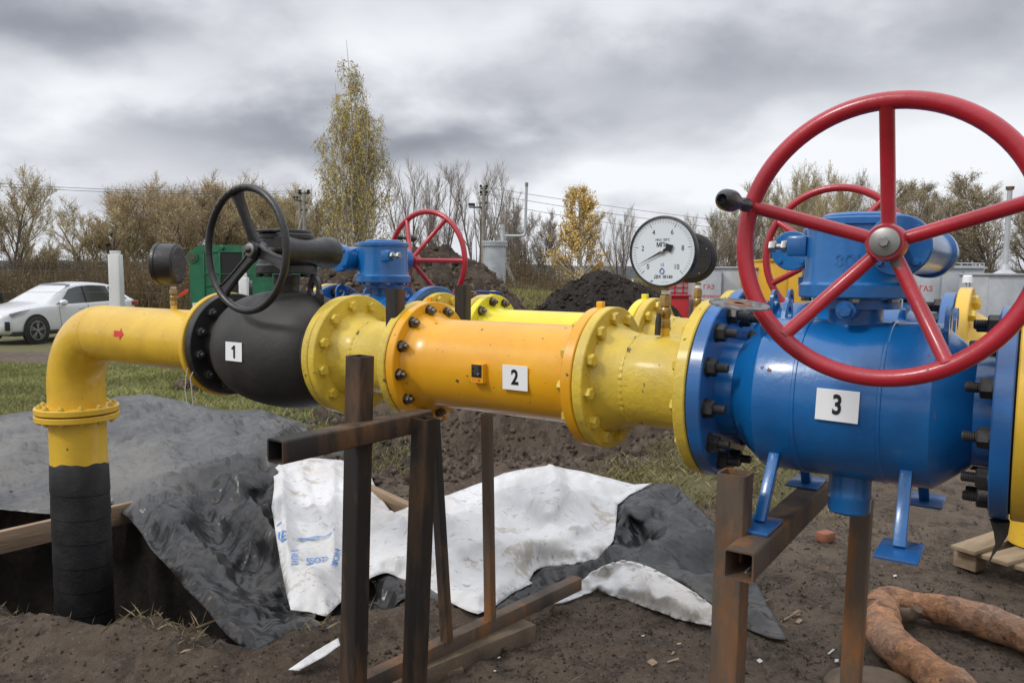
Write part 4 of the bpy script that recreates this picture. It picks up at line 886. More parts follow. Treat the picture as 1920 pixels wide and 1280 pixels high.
# ------------------------------------------------------------------ steel frames
def post(parent, p, q, w, m_, name='post', rd=None): return obj(name, hollow(B(), p, q, w, .005, rd if rd is not None else nv), m_, parent, ang=30)
t = thing('support_frame', 'dark steel trestle of square tubes holding up the left spool and orange pipe', 'frame', grd(672, 1279))
t0 = Vector(t.location); LR = lambda v: Vector(v)-t0
Y1 = 2.14; a = at(675, 667, Y1); b = at(662, 1300, Y1); b = a+(b-a)*((a.z+.0)/(a.z-b.z)); post(t, LR(b), LR(a), .060, MT['rust_dark'])
p = at(516, 846, 1.86); q = p+nv*.56; q.z = at(775, 785, q.y).z
hb = hollow(B(), LR(p), LR(q), .060, .005, UPW); obj('cross_beam', hb, MT['rust_dark'], t, ang=30)
Y2 = 2.24; a = at(796, 783, Y2); b = at(777, 1280, Y2); b = a+(b-a)*((a.z+.0)/(a.z-b.z)); post(t, LR(b), LR(a), .058, MT['rust_dark'])
zb_ = .135
A = grd(560, 1322, zb_); Bq = grd(1083, 1080, zb_); g1 = beam_box(B(), LR(A-UPW*.03), LR(Bq-UPW*.03), .055, .060, .004); obj('ground_beam', g1, MT['rust'], t, ang=30)
a = grd(838, 1200, zb_); b = at(812, 775, a.y-.02); post(t, LR(a), LR(b), .040, MT['rust_dark'])
a = grd(919, 1160, zb_); b = at(913, 775, a.y); post(t, LR(a), LR(b), .040, MT['rust'])
t = thing('support_frame', 'rusty brown steel trestle of square tubes under blue valve 3', 'frame', (.45, 1.56, 0)); t0 = Vector(t.location)
Y4 = 1.76; a = at(1379, 885, Y4); b = at(1363, 1280, Y4); b = a+(b-a)*(a.z/(a.z-b.z)); post(t, LR(b), LR(a), .068, MT['rust'])
sb = -.505; zt_ = -.291-.030; p = line(sb, -.425, zt_-.003); q = line(sb, .30, zt_-.003); obj('cross_beam', hollow(B(), LR(p), LR(q), .066, .004, UPW), MT['rust'], t, ang=30)
Y5 = 2.30; a = at(1617, 935, Y5); b = at(1596, 1270, Y5); b = a+(b-a)*(a.z/(a.z-b.z)); post(t, LR(b), LR(a), .058, MT['rust'])
bm = B(); cyl(bm, LR(p+nv*.02-UPW*.018+dv*.01), LR(p+nv*.17-UPW*.006+dv*.02), .0025, seg=8); o = obj('welding_rod', bm, MT['zinc'], None); o.location = t0; tag(o, 'thin welding rod left inside the open end of the rusty beam', 'rod')
# tube ends of the rear trestle
for px, py, pyb, Y, w_, lab in ((741, 541, 585, 2.60, .05, 'black square tube end sticking up between the yellow flanges, left of the orange flange'), (868, 535, 572, 3.05, .05, 'black square tube end behind the orange flange, right of the rear yellow flange')):
    t = thing('frame_post', lab, 'post', at(px, py, Y)-UPW*.24); t0 = Vector(t.location); a = at(px, py, Y); post(t, LR((a.x, a.y, a.z-.24)), LR(a), w_, MT['rust_dark'])

# ------------------------------------------------------------------ boards
def board(label, p, q, w, h, m_, name='plank', roll=UPW):
    c = (Vector(p)+Vector(q))/2; bm = beam_box(B(), Vector(p)-c, Vector(q)-c, w, h, .004, upv=roll); 
    o = obj(name, bm, m_, None, ang=30); o.location = c; tag(o, label, 'plank'); return o
board('pale plank lying across the pit behind the wrapped riser', grd(-160, 1053, .0), grd(262, 955, .02), .045, .13, MT['wood'])
board('thick muddy timber block under the trestle beam', grd(778, 1262, .04), grd(985, 1178, .035), .13, .085, MT['wood_dirty'], 'timber_block')
board('flat muddy board on the soil beside the timber block', grd(690, 1285, .015), grd(862, 1248, .02), .10, .03, MT['wood_dirty'])
board('plank end showing between tarpaulin and trench behind the trestle', grd(655, 905, .12), grd(775, 962, .10), .05, .10, MT['wood'])
# pallet
def pallet():
    t = thing('pallet', 'weathered wooden pallet on the ground at the right edge', 'pallet', (3.06, 3.80, 0), .52)
    for i in range(6):
        bm = B(); rnd = random.Random(i); box(bm, (rnd.uniform(-.06, .03), -.50+i*.20, .135+rnd.uniform(-.003, .003)), (.98+rnd.uniform(-.12, .08), .125, .022), Matrix.Rotation(rnd.uniform(-.05, .05), 3, 'Z'), .003); obj('slat', bm, MT['pallet'], t, ang=30)
    for x in (-.40, .0, .40):
        bm = B(); box(bm, (x, .0, .112), (.10, 1.14, .022), bev=.003); obj('crossboard', bm, MT['pallet'], t, ang=30)
        for y in (-.5, 0, .5):
            bm = B(); box(bm, (x, y, .058), (.10, .12, .082), bev=.004); obj('block', bm, MT['pallet'], t, ang=30)
pallet()
t = thing('pipe_section', 'upright yellow pipe section standing on the pallet, mostly behind the flange', 'pipe', grd(1947, 1020, .148)); obj('pipe_body', lathe(B(), [(0, .125), (.004, .14), (.62, .14), (.624, .125)], axis=(0, 0, 1), seg=64), MT['yellow'], t)
bm = B(); P = line(-.045, -.05, -.235); sweep(bm, [(0, 0, .0), (.004, 0, -.03), (.0, 0, -.055), (-.012, 0, -.08), (-.02, 0, -.10)], [.02, .014, .006, .002, .002], 8); o = obj('plastic_rag', bm, MT['matblack']); o.location = P+UPW*.0; tag(o, 'scrap of black plastic tied under the right flange of valve 3', 'rag')

# ------------------------------------------------------------------ log
def crackle(m_, col, sc, width, stretch):
    nt = m_.node_tree; N = nt.nodes; L = nt.links; bs = N['Principled BSDF']; src = bs.inputs['Base Color'].links[0].from_socket; nrm = bs.inputs['Normal'].links[0].from_socket
    tc = N.new('ShaderNodeTexCoord'); nz_ = N.new('ShaderNodeTexNoise'); nz_.inputs['Scale'].default_value = 9; nz_.inputs['Detail'].default_value = 4; L.new(tc.outputs['Object'], nz_.inputs['Vector'])
    a = N.new('ShaderNodeVectorMath'); a.operation = 'MULTIPLY_ADD'; L.new(nz_.outputs['Color'], a.inputs[0]); a.inputs[1].default_value = (.08,)*3; L.new(tc.outputs['Object'], a.inputs[2])
    v = N.new('ShaderNodeTexVoronoi'); v.feature = 'DISTANCE_TO_EDGE'; v.inputs['Scale'].default_value = sc; L.new(a.outputs[0], v.inputs['Vector']); v2 = N.new('ShaderNodeTexVoronoi'); v2.inputs['Scale'].default_value = sc; L.new(a.outputs[0], v2.inputs['Vector'])
    r = N.new('ShaderNodeMapRange'); r.inputs[1].default_value = 0; r.inputs[2].default_value = width; r.inputs[3].default_value = .85; r.inputs[4].default_value = 0; L.new(v.outputs[0], r.inputs[0])
    hs = N.new('ShaderNodeHueSaturation'); L.new(src, hs.inputs['Color']); sp = N.new('ShaderNodeSeparateColor'); L.new(v2.outputs['Color'], sp.inputs[0]); mr = N.new('ShaderNodeMapRange'); mr.inputs[3].default_value = .78; mr.inputs[4].default_value = 1.22; L.new(sp.outputs[0], mr.inputs[0]); L.new(mr.outputs[0], hs.inputs['Value'])
    q = N.new('ShaderNodeMix'); q.data_type = 'RGBA'; L.new(r.outputs[0], q.inputs[0]); L.new(hs.outputs[0], q.inputs[6]); q.inputs[7].default_value = (*col, 1); L.new(q.outputs[2], bs.inputs['Base Color'])
    b = N.new('ShaderNodeBump'); b.inputs['Strength'].default_value = .6; b.inputs['Distance'].default_value = .008; b.invert = True; ad = N.new('ShaderNodeMath'); ad.operation = 'SUBTRACT'; L.new(r.outputs[0], ad.inputs[0]); L.new(sp.outputs[1], ad.inputs[1]); L.new(ad.outputs[0], b.inputs['Height']); L.new(nrm, b.inputs['Normal']); L.new(b.outputs[0], bs.inputs['Normal'])
def pine_log():
    MT['pine'] = mat('pine_bark', (.52, .26, .13), (.26, .14, .085), rough=.85, scale=12, thr=(.50, .60), bump=1.0, bscale=24, dist=.04, third=((.40, .25, .17), .46, .62), chips=(.10, .07, .05), chip_thr=.69, chip_scale=22)
    crackle(MT['pine'], (.20, .11, .07), 52, .018, None)
    t = thing('forked_log', 'forked pine log with orange peeling bark lying at the bottom right', 'log', grd(1660, 1180))
    t0 = Vector(t.location)
    def limb(pts, name):
        P = [Vector(grd(px, py, z))-t0 for px, py, z, r in pts]; n = 14; bm = B()
        # resample with Catmull-Rom
        Q = []; Rr = []
        for i in range(len(P)-1):
            p0, p1, p2, p3 = P[max(i-1, 0)], P[i], P[i+1], P[min(i+2, len(P)-1)]
            for k in range(n):
                u = k/n; Q.append(.5*((2*p1)+(p2-p0)*u+(2*p0-5*p1+4*p2-p3)*u*u+(-p0+3*p1-3*p2+p3)*u**3)); Rr.append(pts[i][3]+(pts[i+1][3]-pts[i][3])*u)
        Q.append(P[-1]); Rr.append(pts[-1][3]); sweep(bm, Q, Rr, 28)
        for v in bm.verts:
            w_ = mnoise.noise(v.co*7)*.020+mnoise.noise(v.co*22)*.008+mnoise.noise(v.co*60)*.0025; c = min(Q, key=lambda q: (q-v.co).length_squared); v.co += (v.co-c).normalized()*w_
        obj(name, bm, MT['pine'], t)
    limb([(1655, 1125, .07, .060), (1658, 1150, .075, .072), (1662, 1185, .075, .075), (1690, 1222, .075, .076), (1740, 1258, .075, .075), (1800, 1305, .075, .073), (1850, 1350, .075, .07)], 'limb')
    limb([(1640, 1150, .075, .065), (1668, 1128, .075, .074), (1712, 1134, .08, .062), (1780, 1146, .08, .070), (1850, 1162, .08, .072), (1930, 1195, .08, .07), (2020, 1240, .08, .07)], 'limb')
    for px, py, l in ((1714, 1150, .03),):
        p = Vector(grd(px, py, .085))-t0; bm = B(); sweep(bm, [p+Vector((-.04, .03, -.02)), p, p+Vector((l*.2, -l*.6, .03))], [.034, .026, .020], 14); obj('knot_stub', bm, MT['wood_dirty'], t)
pine_log()
bm = B(); bmesh.ops.create_icosphere(bm, subdivisions=4, radius=1)
for v in bm.verts:
    k = 1+.07*mnoise.noise(v.co*1.5)+.025*mnoise.noise(v.co*6); v.co = Vector((v.co.x*.17*k, v.co.y*.12*k, v.co.z*.05*k))
P = grd(1632, 1290, .0); o = obj('sawn_stump', bm, MT['wood_dirty']); o.location = P+Vector((0, 0, .012)); tag(o, 'rounded muddy stump top at the bottom edge, left of the forked log', 'stump')
# brick bit and scraps
bm = B(); box(bm, (0, 0, 0), (.10, .07, .06), Matrix.Rotation(.5, 3, 'Z'), .012); o = obj('brick_fragment', bm, mat('old_brick', (.30, .11, .06), (.22, .10, .07), rough=.9, scale=20, bump=.5)); P = grd(1548, 1005, .03); o.location = P; tag(o, 'broken red brick piece on the ground under valve 3', 'brick')
MT['scrapw'] = mat('scrap_paper', (.50, .49, .46), rough=.8); MT['chip'] = mat('wood_chip', (.27, .20, .135), (.20, .14, .09), rough=.8, scale=30)
def scrap(px, py, l, w, m_, lab, name='wood_chip', cat='chip', grp=None, rz=0):
    bm = B(); l *= .8; w *= .7; box(bm, (0, 0, 0), (l, w, .004), Matrix.Rotation(rz, 3, 'Z')@Matrix.Rotation(.15, 3, 'X'), .0015)
    for v in bm.verts: v.co.z += .006*math.sin(v.co.x*60)
    o = obj(name, bm, m_, None, smooth=False); p = grd(px, py, .0); o.location = (p.x, p.y, zt(p.x, p.y)+.008); tag(o, lab, cat, grp)
scrap(1223, 1250, .035, .055, MT['chip'], 'ragged pale wood chip in front of the white fold, near the bottom', rz=.5)
scrap(1262, 1245, .06, .015, MT['chip'], 'thin brown bark chip right of the ragged pale chip', rz=.1)
scrap(1424, 1249, .02, .032, MT['scrapw'], 'small white paper scrap right of the rusty front post', 'paper_scrap', 'paper', rz=.3)
scrap(1494, 1152, .025, .05, MT['chip'], 'pale rectangular chip near the tarpaulin tip', rz=.1)
scrap(1558, 1226, .05, .012, MT['scrapw'], 'curved white shaving left of the far rusty post', 'paper_scrap', 'paper', rz=.6)
scrap(1568, 1250, .025, .02, MT['scrapw'], 'bit of white paper at the foot of the far rusty post', 'paper_scrap', 'paper', rz=1.1)
scrap(1678, 1080, .02, .02, MT['scrapw'], 'white crumb beneath the right foot plate of valve 3', 'paper_scrap', 'paper')
scrap(1498, 1168, .04, .03, MT['chip'], 'small curled leaf right of the tarpaulin tip', 'dry_leaf', 'leaf', rz=.7)
bm = B(); cyl(bm, (-.06, -.04, .006), (.06, .05, .02), .004, seg=8); o = obj('twig', bm, MT['chip']); p = grd(1482, 1160); o.location = (p.x, p.y, zt(p.x, p.y)); tag(o, 'short bare twig on the soil beside the pale rectangular chip', 'twig')
rs = np.random.RandomState(5); rnd = random.Random(8)
for i in range(6):
    px, py = rnd.choice([(rnd.uniform(1000, 1310), rnd.uniform(1190, 1275)), (rnd.uniform(1450, 1700), rnd.uniform(1000, 1270)), (rnd.uniform(860, 1000), rnd.uniform(1240, 1275))])
    scrap(px, py, rnd.uniform(.01, .03), rnd.uniform(.006, .015), rnd.choice((MT['chip'], MT['scrapw'])), 'tiny pale chip lying loose on the bare brown soil', 'wood_chip', 'chip', 'tiny chips on the soil', rnd.uniform(0, 3))

# ------------------------------------------------------------------ tarpaulins: sheets modelled over the ground from control points (pixel, height)
def sheet(name, outline, inner, folds, mt, parent, amp=.016, fine=.006, seed=0, step=7.0, fs=1.0, thick=.004, cell=.16):
    """outline/inner: (px, py, z) or (px, py, z); folds: ((px,py),(px,py),height,width) ridge lines"""
    out = [Vector((a, b)) for a, b, c in outline]; n = len(out); pts = []; hs = []
    def jit(a, b, k): return 0
    # densify the outline
    for i in range(n):
        a, b = outline[i], outline[(i+1) % n]; L_ = math.hypot(b[0]-a[0], b[1]-a[1]); k = max(1, int(L_/step))
        for j in range(k):
            u = j/k; w_ = mnoise.noise(Vector(((a[0]+(b[0]-a[0])*u)*.03, (a[1]+(b[1]-a[1])*u)*.03, seed)))*1.3
            pts.append(Vector((a[0]+(b[0]-a[0])*u+w_*(b[1]-a[1])/max(L_, 1)*min(1, 6*u*(1-u)), a[1]+(b[1]-a[1])*u-w_*(b[0]-a[0])/max(L_, 1)*min(1, 6*u*(1-u))))); hs.append(a[2]+(b[2]-a[2])*u)
    nb = len(pts); xs_ = [p.x for p in pts]; ys_ = [p.y for p in pts]; rnd = random.Random(seed)
    def inside(x, y):
        c = False
        for i in range(nb):
            x0, y0, x1, y1 = xs_[i], ys_[i], xs_[(i+1) % nb], ys_[(i+1) % nb]
            if (y0 > y) != (y1 > y) and x < (x1-x0)*(y-y0)/(y1-y0)+x0: c = not c
        return c
    y = min(ys_)+step*.5; r = 0
    while y < max(ys_):
        x = min(xs_)+step*(.5 if r % 2 else 0)
        while x < max(xs_):
            if inside(x, y) and min((x-xs_[i])**2+(y-ys_[i])**2 for i in range(nb)) > (step*.55)**2: pts.append(Vector((x+rnd.uniform(-.2, .2)*step, y+rnd.uniform(-.2, .2)*step)))
            x += step
        y += step*.87; r += 1
    cp = np.array([(a, b, c) for a, b, c in list(outline)+list(inner)], float)
    # denser control set along the outline
    ob = np.array([(pts[i].x, pts[i].y, hs[i]) for i in range(0, nb, 4)]); cp = np.concatenate([ob, np.array([(a, b, c) for a, b, c in inner], float).reshape(-1, 3)])
    wts = np.concatenate([np.ones(len(ob)), np.full(len(cp)-len(ob), 8.0)])
    P2 = np.array([(p.x, p.y) for p in pts]); d2 = ((P2[:, None, :]-cp[None, :, :2])**2).sum(-1)+9.0; w_ = wts/d2**1.4; Z = (w_*cp[:, 2]).sum(1)/w_.sum(1)
    Z[:nb] = hs
    _, _, faces, _, _, _ = delaunay_2d_cdt([Vector(p) for p in pts], [(i, (i+1) % nb) for i in range(nb)], [], 1, 1e-6)
    obx = np.array([(pts[i].x, pts[i].y) for i in range(nb)]); edge = np.sqrt(((P2[:, None, :]-obx[None])**2).sum(-1).min(1))
    ZF = np.zeros(len(Z))
    for (a, b), (c, d), hgt, wid in folds:
        A_ = np.array([a, b], float); D_ = np.array([c, d], float)-A_; tt = np.clip(((P2-A_)@D_)/(D_@D_), 0, 1); q = P2-(A_+tt[:, None]*D_); ds = np.hypot(q[:, 0], q[:, 1]); sg_ = np.sign(q[:, 0]*D_[1]-q[:, 1]*D_[0])
        ZF = ZF+hgt*1.35*np.exp(-np.abs(ds/(wid*.85))**1.1)*(1-.35*(sg_ > 0))*np.sin(np.pi*np.clip(tt*.9+.05, 0, 1))**.5
    V = []
    for i, p in enumerate(pts):
        g_ = grd(p.x, p.y, Z[i]); q = Vector((g_.x*fs+seed*3.1, g_.y*fs, seed*1.7)); tp = min(1, max(0, edge[i]-3)/14+.03)
        q2 = q+Vector((mnoise.noise(q*2.1), mnoise.noise(q*2.1+Vector((5, 5, 5))), 0))*.22
        r1 = 1-abs(mnoise.noise(q2*1.4))*2.6; q3 = q+Vector((mnoise.noise(q*.9), mnoise.noise(q*.9+Vector((5, 5, 5))), 0))*.16; cr_ = 0.0
        for kk, (ang_, fr, am) in enumerate(((.5, 1.9, 1.0), (1.9, 2.7, .8), (2.7, 3.9, .55), (1.1, 5.6, .40), (2.3, 7.7, .30), (.1, 9.5, .22), (1.5, 13.5, .13))):
            w__ = q3.x*math.cos(ang_)*fr+q3.y*math.sin(ang_)*fr+kk*.37+seed; tr_ = abs((w__ % 1.0)-.5)*4-1; md = max(0.0, .55+1.5*mnoise.noise(q*1.1+Vector((kk*3.1, 0, 7)))); cr_ += am*tr_*md
        z = ZF[i]*min(1, edge[i]/9+.1)+tp*(amp*.9*max(r1, -.5)+amp*1.05*cr_+fine*.5*mnoise.noise(q*14))
        # keep the point on its own ray: move it, do not slide the outline
        z_ = g_.z+z; t__ = float(terrain(np.array([g_.x]), np.array([g_.y]), False)[0]); V.append(Vector((g_.x, g_.y, max(z_, t__+.018) if t__ > -.2 else z_)))
    me = bpy.data.meshes.new(name); t0 = Vector(parent.location) if parent else Vector((0, 0, 0)); me.from_pydata([v-t0 for v in V], [], faces)
    bm = B(); bm.from_mesh(me); bmesh.ops.recalc_face_normals(bm, faces=bm.faces[:])
    if sum(f.normal.z for f in bm.faces) < 0: bmesh.ops.reverse_faces(bm, faces=bm.faces[:])
    bm.to_mesh(me); bm.free(); me.polygons.foreach_set('use_smooth', [True]*len(me.polygons)); me.set_sharp_from_angle(angle=math.radians(38)) if False else None
    for q in (mt if isinstance(mt, tuple) else (mt,)): me.materials.append(q)
    o = bpy.data.objects.new(name, me); C.objects.link(o); o.parent = parent
    if 'black_film' == name: o['pxs'] = [[p.x, p.y] for p in pts]
    md = o.modifiers.new('s', 'SOLIDIFY'); md.thickness = thick; md.offset = -1
    if isinstance(mt, tuple): md.material_offset = 1; md.material_offset_rim = 0
    return o
def film(name, a, b, dirt, rough, dthr=(.52, .72), bump=.5, crumple=.55):
    m_ = mat(name, a, b, rough=rough, scale=3.2, thr=(.4, .65), third=(dirt, *dthr), bump=bump*.25, bscale=5, dist=.02, rough2=min(.9, rough+.16))
    nt = m_.node_tree; N = nt.nodes; L = nt.links; bs = N['Principled BSDF']
    # crumpled facets: every cell of a warped Voronoi is a flat plane with its own tilt
    tc = N.new('ShaderNodeTexCoord'); prev = bs.inputs['Normal'].links[0].from_socket
    for ang_, sc, st_ in ((.4, 1.6, 1.0), (1.5, 2.3, .9), (2.6, 3.4, .8), (.9, 5.2, .6), (2.0, 7.5, .45)):
        mp = N.new('ShaderNodeMapping'); mp.inputs['Rotation'].default_value = (0, .3, ang_); mp.inputs['Location'].default_value = (ang_*3, 1, 0); L.new(tc.outputs['Object'], mp.inputs[0])
        wv = N.new('ShaderNodeTexWave'); wv.wave_type = 'BANDS'; wv.wave_profile = 'TRI'; wv.inputs['Scale'].default_value = sc; wv.inputs['Distortion'].default_value = 2.2; wv.inputs['Detail'].default_value = .6; wv.inputs['Detail Scale'].default_value = .7; L.new(mp.outputs[0], wv.inputs['Vector'])
        bb = N.new('ShaderNodeBump'); bb.inputs['Strength'].default_value = min(1, crumple*1.6*st_); bb.inputs['Distance'].default_value = .022/sc; L.new(wv.outputs['Fac'], bb.inputs['Height']); L.new(prev, bb.inputs['Normal']); prev = bb.outputs[0]
    L.new(prev, bs.inputs['Normal'])
    return m_
MT['tarp'] = film('dusty_black_film', (.040, .041, .044), (.075, .075, .078), (.15, .135, .115), .36, (.53, .74))
MT['tarp_b'] = film('black_film', (.014, .014, .016), (.032, .031, .032), (.13, .115, .095), .24, (.54, .76))
MT['film_w'] = film('dirty_white_film', (.70, .70, .71), (.62, .61, .60), (.40, .33, .25), .45, (.56, .80), crumple=.40)
MT['tarp_dust_sheen'] = film('black_film_dust_sheen', (.060, .060, .063), (.105, .103, .100), (.17, .155, .135), .28, (.50, .72))
def dust_sheen_mask(m_):  # dust, with sheen on the top and shade on the flap painted in
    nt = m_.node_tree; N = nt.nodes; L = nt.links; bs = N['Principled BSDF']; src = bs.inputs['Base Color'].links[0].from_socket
    a = N.new('ShaderNodeAttribute'); a.attribute_name = 'dust_sheen'; tc = N.new('ShaderNodeTexCoord'); n = N.new('ShaderNodeTexNoise'); n.inputs['Scale'].default_value = 4; n.inputs['Detail'].default_value = 8; L.new(tc.outputs['Object'], n.inputs['Vector'])
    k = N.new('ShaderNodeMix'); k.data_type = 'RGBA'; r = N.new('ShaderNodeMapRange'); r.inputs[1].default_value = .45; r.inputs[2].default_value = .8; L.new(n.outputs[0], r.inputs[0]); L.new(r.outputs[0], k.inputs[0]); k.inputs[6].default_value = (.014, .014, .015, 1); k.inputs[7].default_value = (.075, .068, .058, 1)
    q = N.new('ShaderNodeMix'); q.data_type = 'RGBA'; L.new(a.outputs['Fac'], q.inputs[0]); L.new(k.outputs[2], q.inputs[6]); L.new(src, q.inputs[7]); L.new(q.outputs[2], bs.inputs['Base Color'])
dust_sheen_mask(MT['tarp_dust_sheen'])
def addspeck(m_, col, sc=26, thr=.66, scr=(1, 5, 1)):
    nt = m_.node_tree; N = nt.nodes; L = nt.links; bs = N['Principled BSDF']; src = bs.inputs['Base Color'].links[0].from_socket
    tc = N.new('ShaderNodeTexCoord'); mp = N.new('ShaderNodeMapping'); mp.inputs['Scale'].default_value = scr; mp.inputs['Rotation'].default_value = (0, 0, .6); L.new(tc.outputs['Object'], mp.inputs[0])
    n = N.new('ShaderNodeTexNoise'); n.inputs['Scale'].default_value = sc; n.inputs['Detail'].default_value = 8; n.inputs['Roughness'].default_value = .7; n.inputs['Distortion'].default_value = .25; L.new(mp.outputs[0], n.inputs['Vector'])
    r = N.new('ShaderNodeMapRange'); r.inputs[1].default_value = thr; r.inputs[2].default_value = thr+.04; r.inputs[4].default_value = .7; L.new(n.outputs[0], r.inputs[0])
    q = N.new('ShaderNodeMix'); q.data_type = 'RGBA'; L.new(r.outputs[0], q.inputs[0]); L.new(src, q.inputs[6]); q.inputs[7].default_value = (*col, 1); L.new(q.outputs[2], bs.inputs['Base Color'])
addspeck(MT['film_w'], (.30, .23, .16), 15, .60, (1, 2.6, 1)); addspeck(MT['film_w'], (.42, .36, .28), 5, .58, (1, 1.5, 1)); addspeck(MT['tarp'], (.20, .18, .15), 18, .64)

T1 = thing('tarpaulin', 'large black plastic tarpaulin spread over the pit and ground behind the riser', 'tarpaulin', (-1.6, 5, 0))
outl = [(-420, 800, .04), (-200, 785, .04), (0, 778, .05), (56, 770, .06), (130, 764, .08), (225, 742, .16), (281, 739, .17), (345, 752, .12), (412, 768, .10), (492, 768, .12), (557, 788, .12), (640, 812, .10), (668, 850, .08), (640, 905, .06), (600, 1010, .05), (600, 1110, .02), (590, 1160, .03), (620, 1195, .02), (560, 1249, .02), (545, 1252, .02), (510, 1243, .02), (478, 1234, .0), (425, 1190, .0), (385, 1140, .0), (345, 1100, .0), (318, 1065, .0), (290, 1037, .0), (262, 995, .02), (240, 970, .03), (205, 942, .05), (150, 958, .03), (95, 963, .03), (0, 954, .04), (-200, 962, .04), (-420, 975, .04)]
inn = [(100, 850, .12), (300, 830, .16), (420, 810, .20), (500, 830, .22), (260, 880, .10), (470, 900, .15), (330, 960, .10), (480, 960, .06), (400, 1010, -.03), (540, 1000, .02), (470, 1080, -.10), (530, 1120, -.10), (520, 1190, -.04), (-150, 880, .10)]
fl = [((205, 942), (480, 870), .07, 16), ((480, 870), (560, 790), .06, 14), ((225, 742), (420, 766), .05, 7), ((500, 770), (470, 880), .05, 12), ((60, 800), (330, 800), .03, 10), ((250, 860), (420, 800), .05, 14), ((100, 900), (300, 880), .03, 12), ((430, 900), (540, 1060), .05, 14), ((300, 970), (470, 1130), .055, 14), ((500, 850), (545, 980), .06, 9), ((560, 960), (560, 1100), .03, 10), ((430, 1150), (560, 1170), .03, 10), ((-100, 850), (100, 840), .03, 14), ((350, 900), (520, 930), .03, 9)]
ft1 = sheet('black_film', outl, inn, fl, MT['tarp_dust_sheen'], T1, amp=.034, fine=.010, seed=1, step=6.5, thick=.004)
dd = ft1.data.color_attributes.new('dust_sheen', 'FLOAT_COLOR', 'POINT')
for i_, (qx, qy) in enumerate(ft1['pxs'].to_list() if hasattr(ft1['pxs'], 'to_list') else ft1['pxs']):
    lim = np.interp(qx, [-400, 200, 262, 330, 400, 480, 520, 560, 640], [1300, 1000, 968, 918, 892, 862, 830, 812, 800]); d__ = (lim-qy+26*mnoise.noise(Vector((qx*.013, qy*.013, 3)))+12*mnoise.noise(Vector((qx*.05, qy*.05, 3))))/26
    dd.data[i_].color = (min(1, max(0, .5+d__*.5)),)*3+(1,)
del ft1['pxs']
T2 = thing('tarpaulin', 'crumpled white plastic tarpaulin with black underside, lying behind the trestle', 'tarpaulin', (.4, 4.2, 0))
ow = [(512, 868, .17), (535, 860, .18), (590, 858, .18), (640, 862, .20), (690, 880, .16), (712, 930, .12), (735, 962, .12), (770, 948, .16), (840, 928, .18), (900, 905, .22), (945, 886, .28), (985, 878, .32), (1030, 873, .34), (1085, 882, .30), (1130, 893, .26), (1190, 908, .22), (1224, 905, .20), (1195, 920, .20), (1181, 926, .20), (1158, 946, .20), (1154, 985, .16), (1150, 1012, .13), (1135, 1035, .10), (1119, 1048, .09), (1085, 1056, .07), (1056, 1059, .06), (1020, 1062, .05), (1001, 1071, .05), (992, 1088, .04), (998, 1092, .04), (960, 1112, .03), (925, 1138, .03), (897, 1150, .03), (873, 1143, .03), (850, 1132, .03), (807, 1108, .04), (757, 1086, .06), (725, 1073, .07), (700, 1080, .07), (668, 1100, .05), (637, 1130, .03), (612, 1155, .02), (578, 1146, .03), (545, 1142, .04), (532, 1090, .06), (520, 1020, .12), (509, 950, .17), (514, 905, .19)]
iw = [(1030, 930, .30), (980, 1000, .16), (1080, 980, .20), (870, 1000, .16), (780, 1010, .14), (740, 1030, .12), (700, 1000, .10), (590, 950, .12), (600, 1050, .09), (900, 1090, .06), (1110, 1010, .12)]
fw = [((730, 965), (830, 1080), .05, 12), ((760, 950), (900, 1010), .05, 14), ((840, 930), (760, 1030), .05, 12), ((1030, 876), (1060, 950), .04, 12), ((1060, 950), (1150, 945), .05, 9), ((560, 880), (610, 1000), .03, 12), ((625, 880), (628, 1080), .06, 9), ((528, 880), (545, 1120), .05, 8), ((880, 960), (1000, 910), .03, 14), ((900, 1050), (1060, 1010), .02, 14), ((545, 1100), (620, 1080), .02, 14), ((960, 940), (900, 1060), .025, 12)]
sheet('white_side', ow, iw, fw, (MT['film_w'], MT['tarp_b']), T2, amp=.027, fine=.007, seed=2, step=6)
ob_ = [(1230, 906, .19), (1252, 906, .19), (1271, 912, .18), (1283, 925, .17), (1310, 950, .13), (1340, 980, .10), (1375, 1020, .07), (1400, 1058, .05), (1420, 1095, .03), (1440, 1135, .015), (1460, 1172, .012), (1477, 1205, .010), (1440, 1198, .012), (1406, 1181, .02), (1370, 1160, .03), (1335, 1130, .06), (1290, 1100, .08), (1251, 1078, .10), (1220, 1064, .11), (1185, 1054, .12), (1160, 1054, .10), (1130, 1068, .06), (1095, 1095, .03), (1050, 1110, .02), (1000, 1122, .01), (955, 1140, .01), (915, 1152, .01), (935, 1128, .02), (985, 1090, .03), (1020, 1062, .05), (1085, 1056, .065), (1119, 1046, .08), (1135, 1032, .09), (1148, 1010, .12), (1152, 982, .15), (1156, 946, .19), (1178, 926, .195), (1195, 918, .195)]
ib = [(1200, 960, .18), (1240, 1000, .12), (1300, 1010, .12), (1190, 1020, .06), (1330, 1080, .07), (1400, 1130, .03), (1270, 950, .15)]
fb = [((1271, 912), (1400, 1080), .03, 12), ((1170, 960), (1190, 1040), .04, 10), ((1190, 1030), (1330, 1070), .035, 12), ((1180, 990), (1320, 1010), .03, 14), ((1210, 930), (1270, 1010), .03, 12), ((1330, 1090), (1440, 1170), .02, 10)]
sheet('black_side', ob_, ib, fb, MT['tarp_b'], T2, amp=.030, fine=.008, seed=3, step=6)
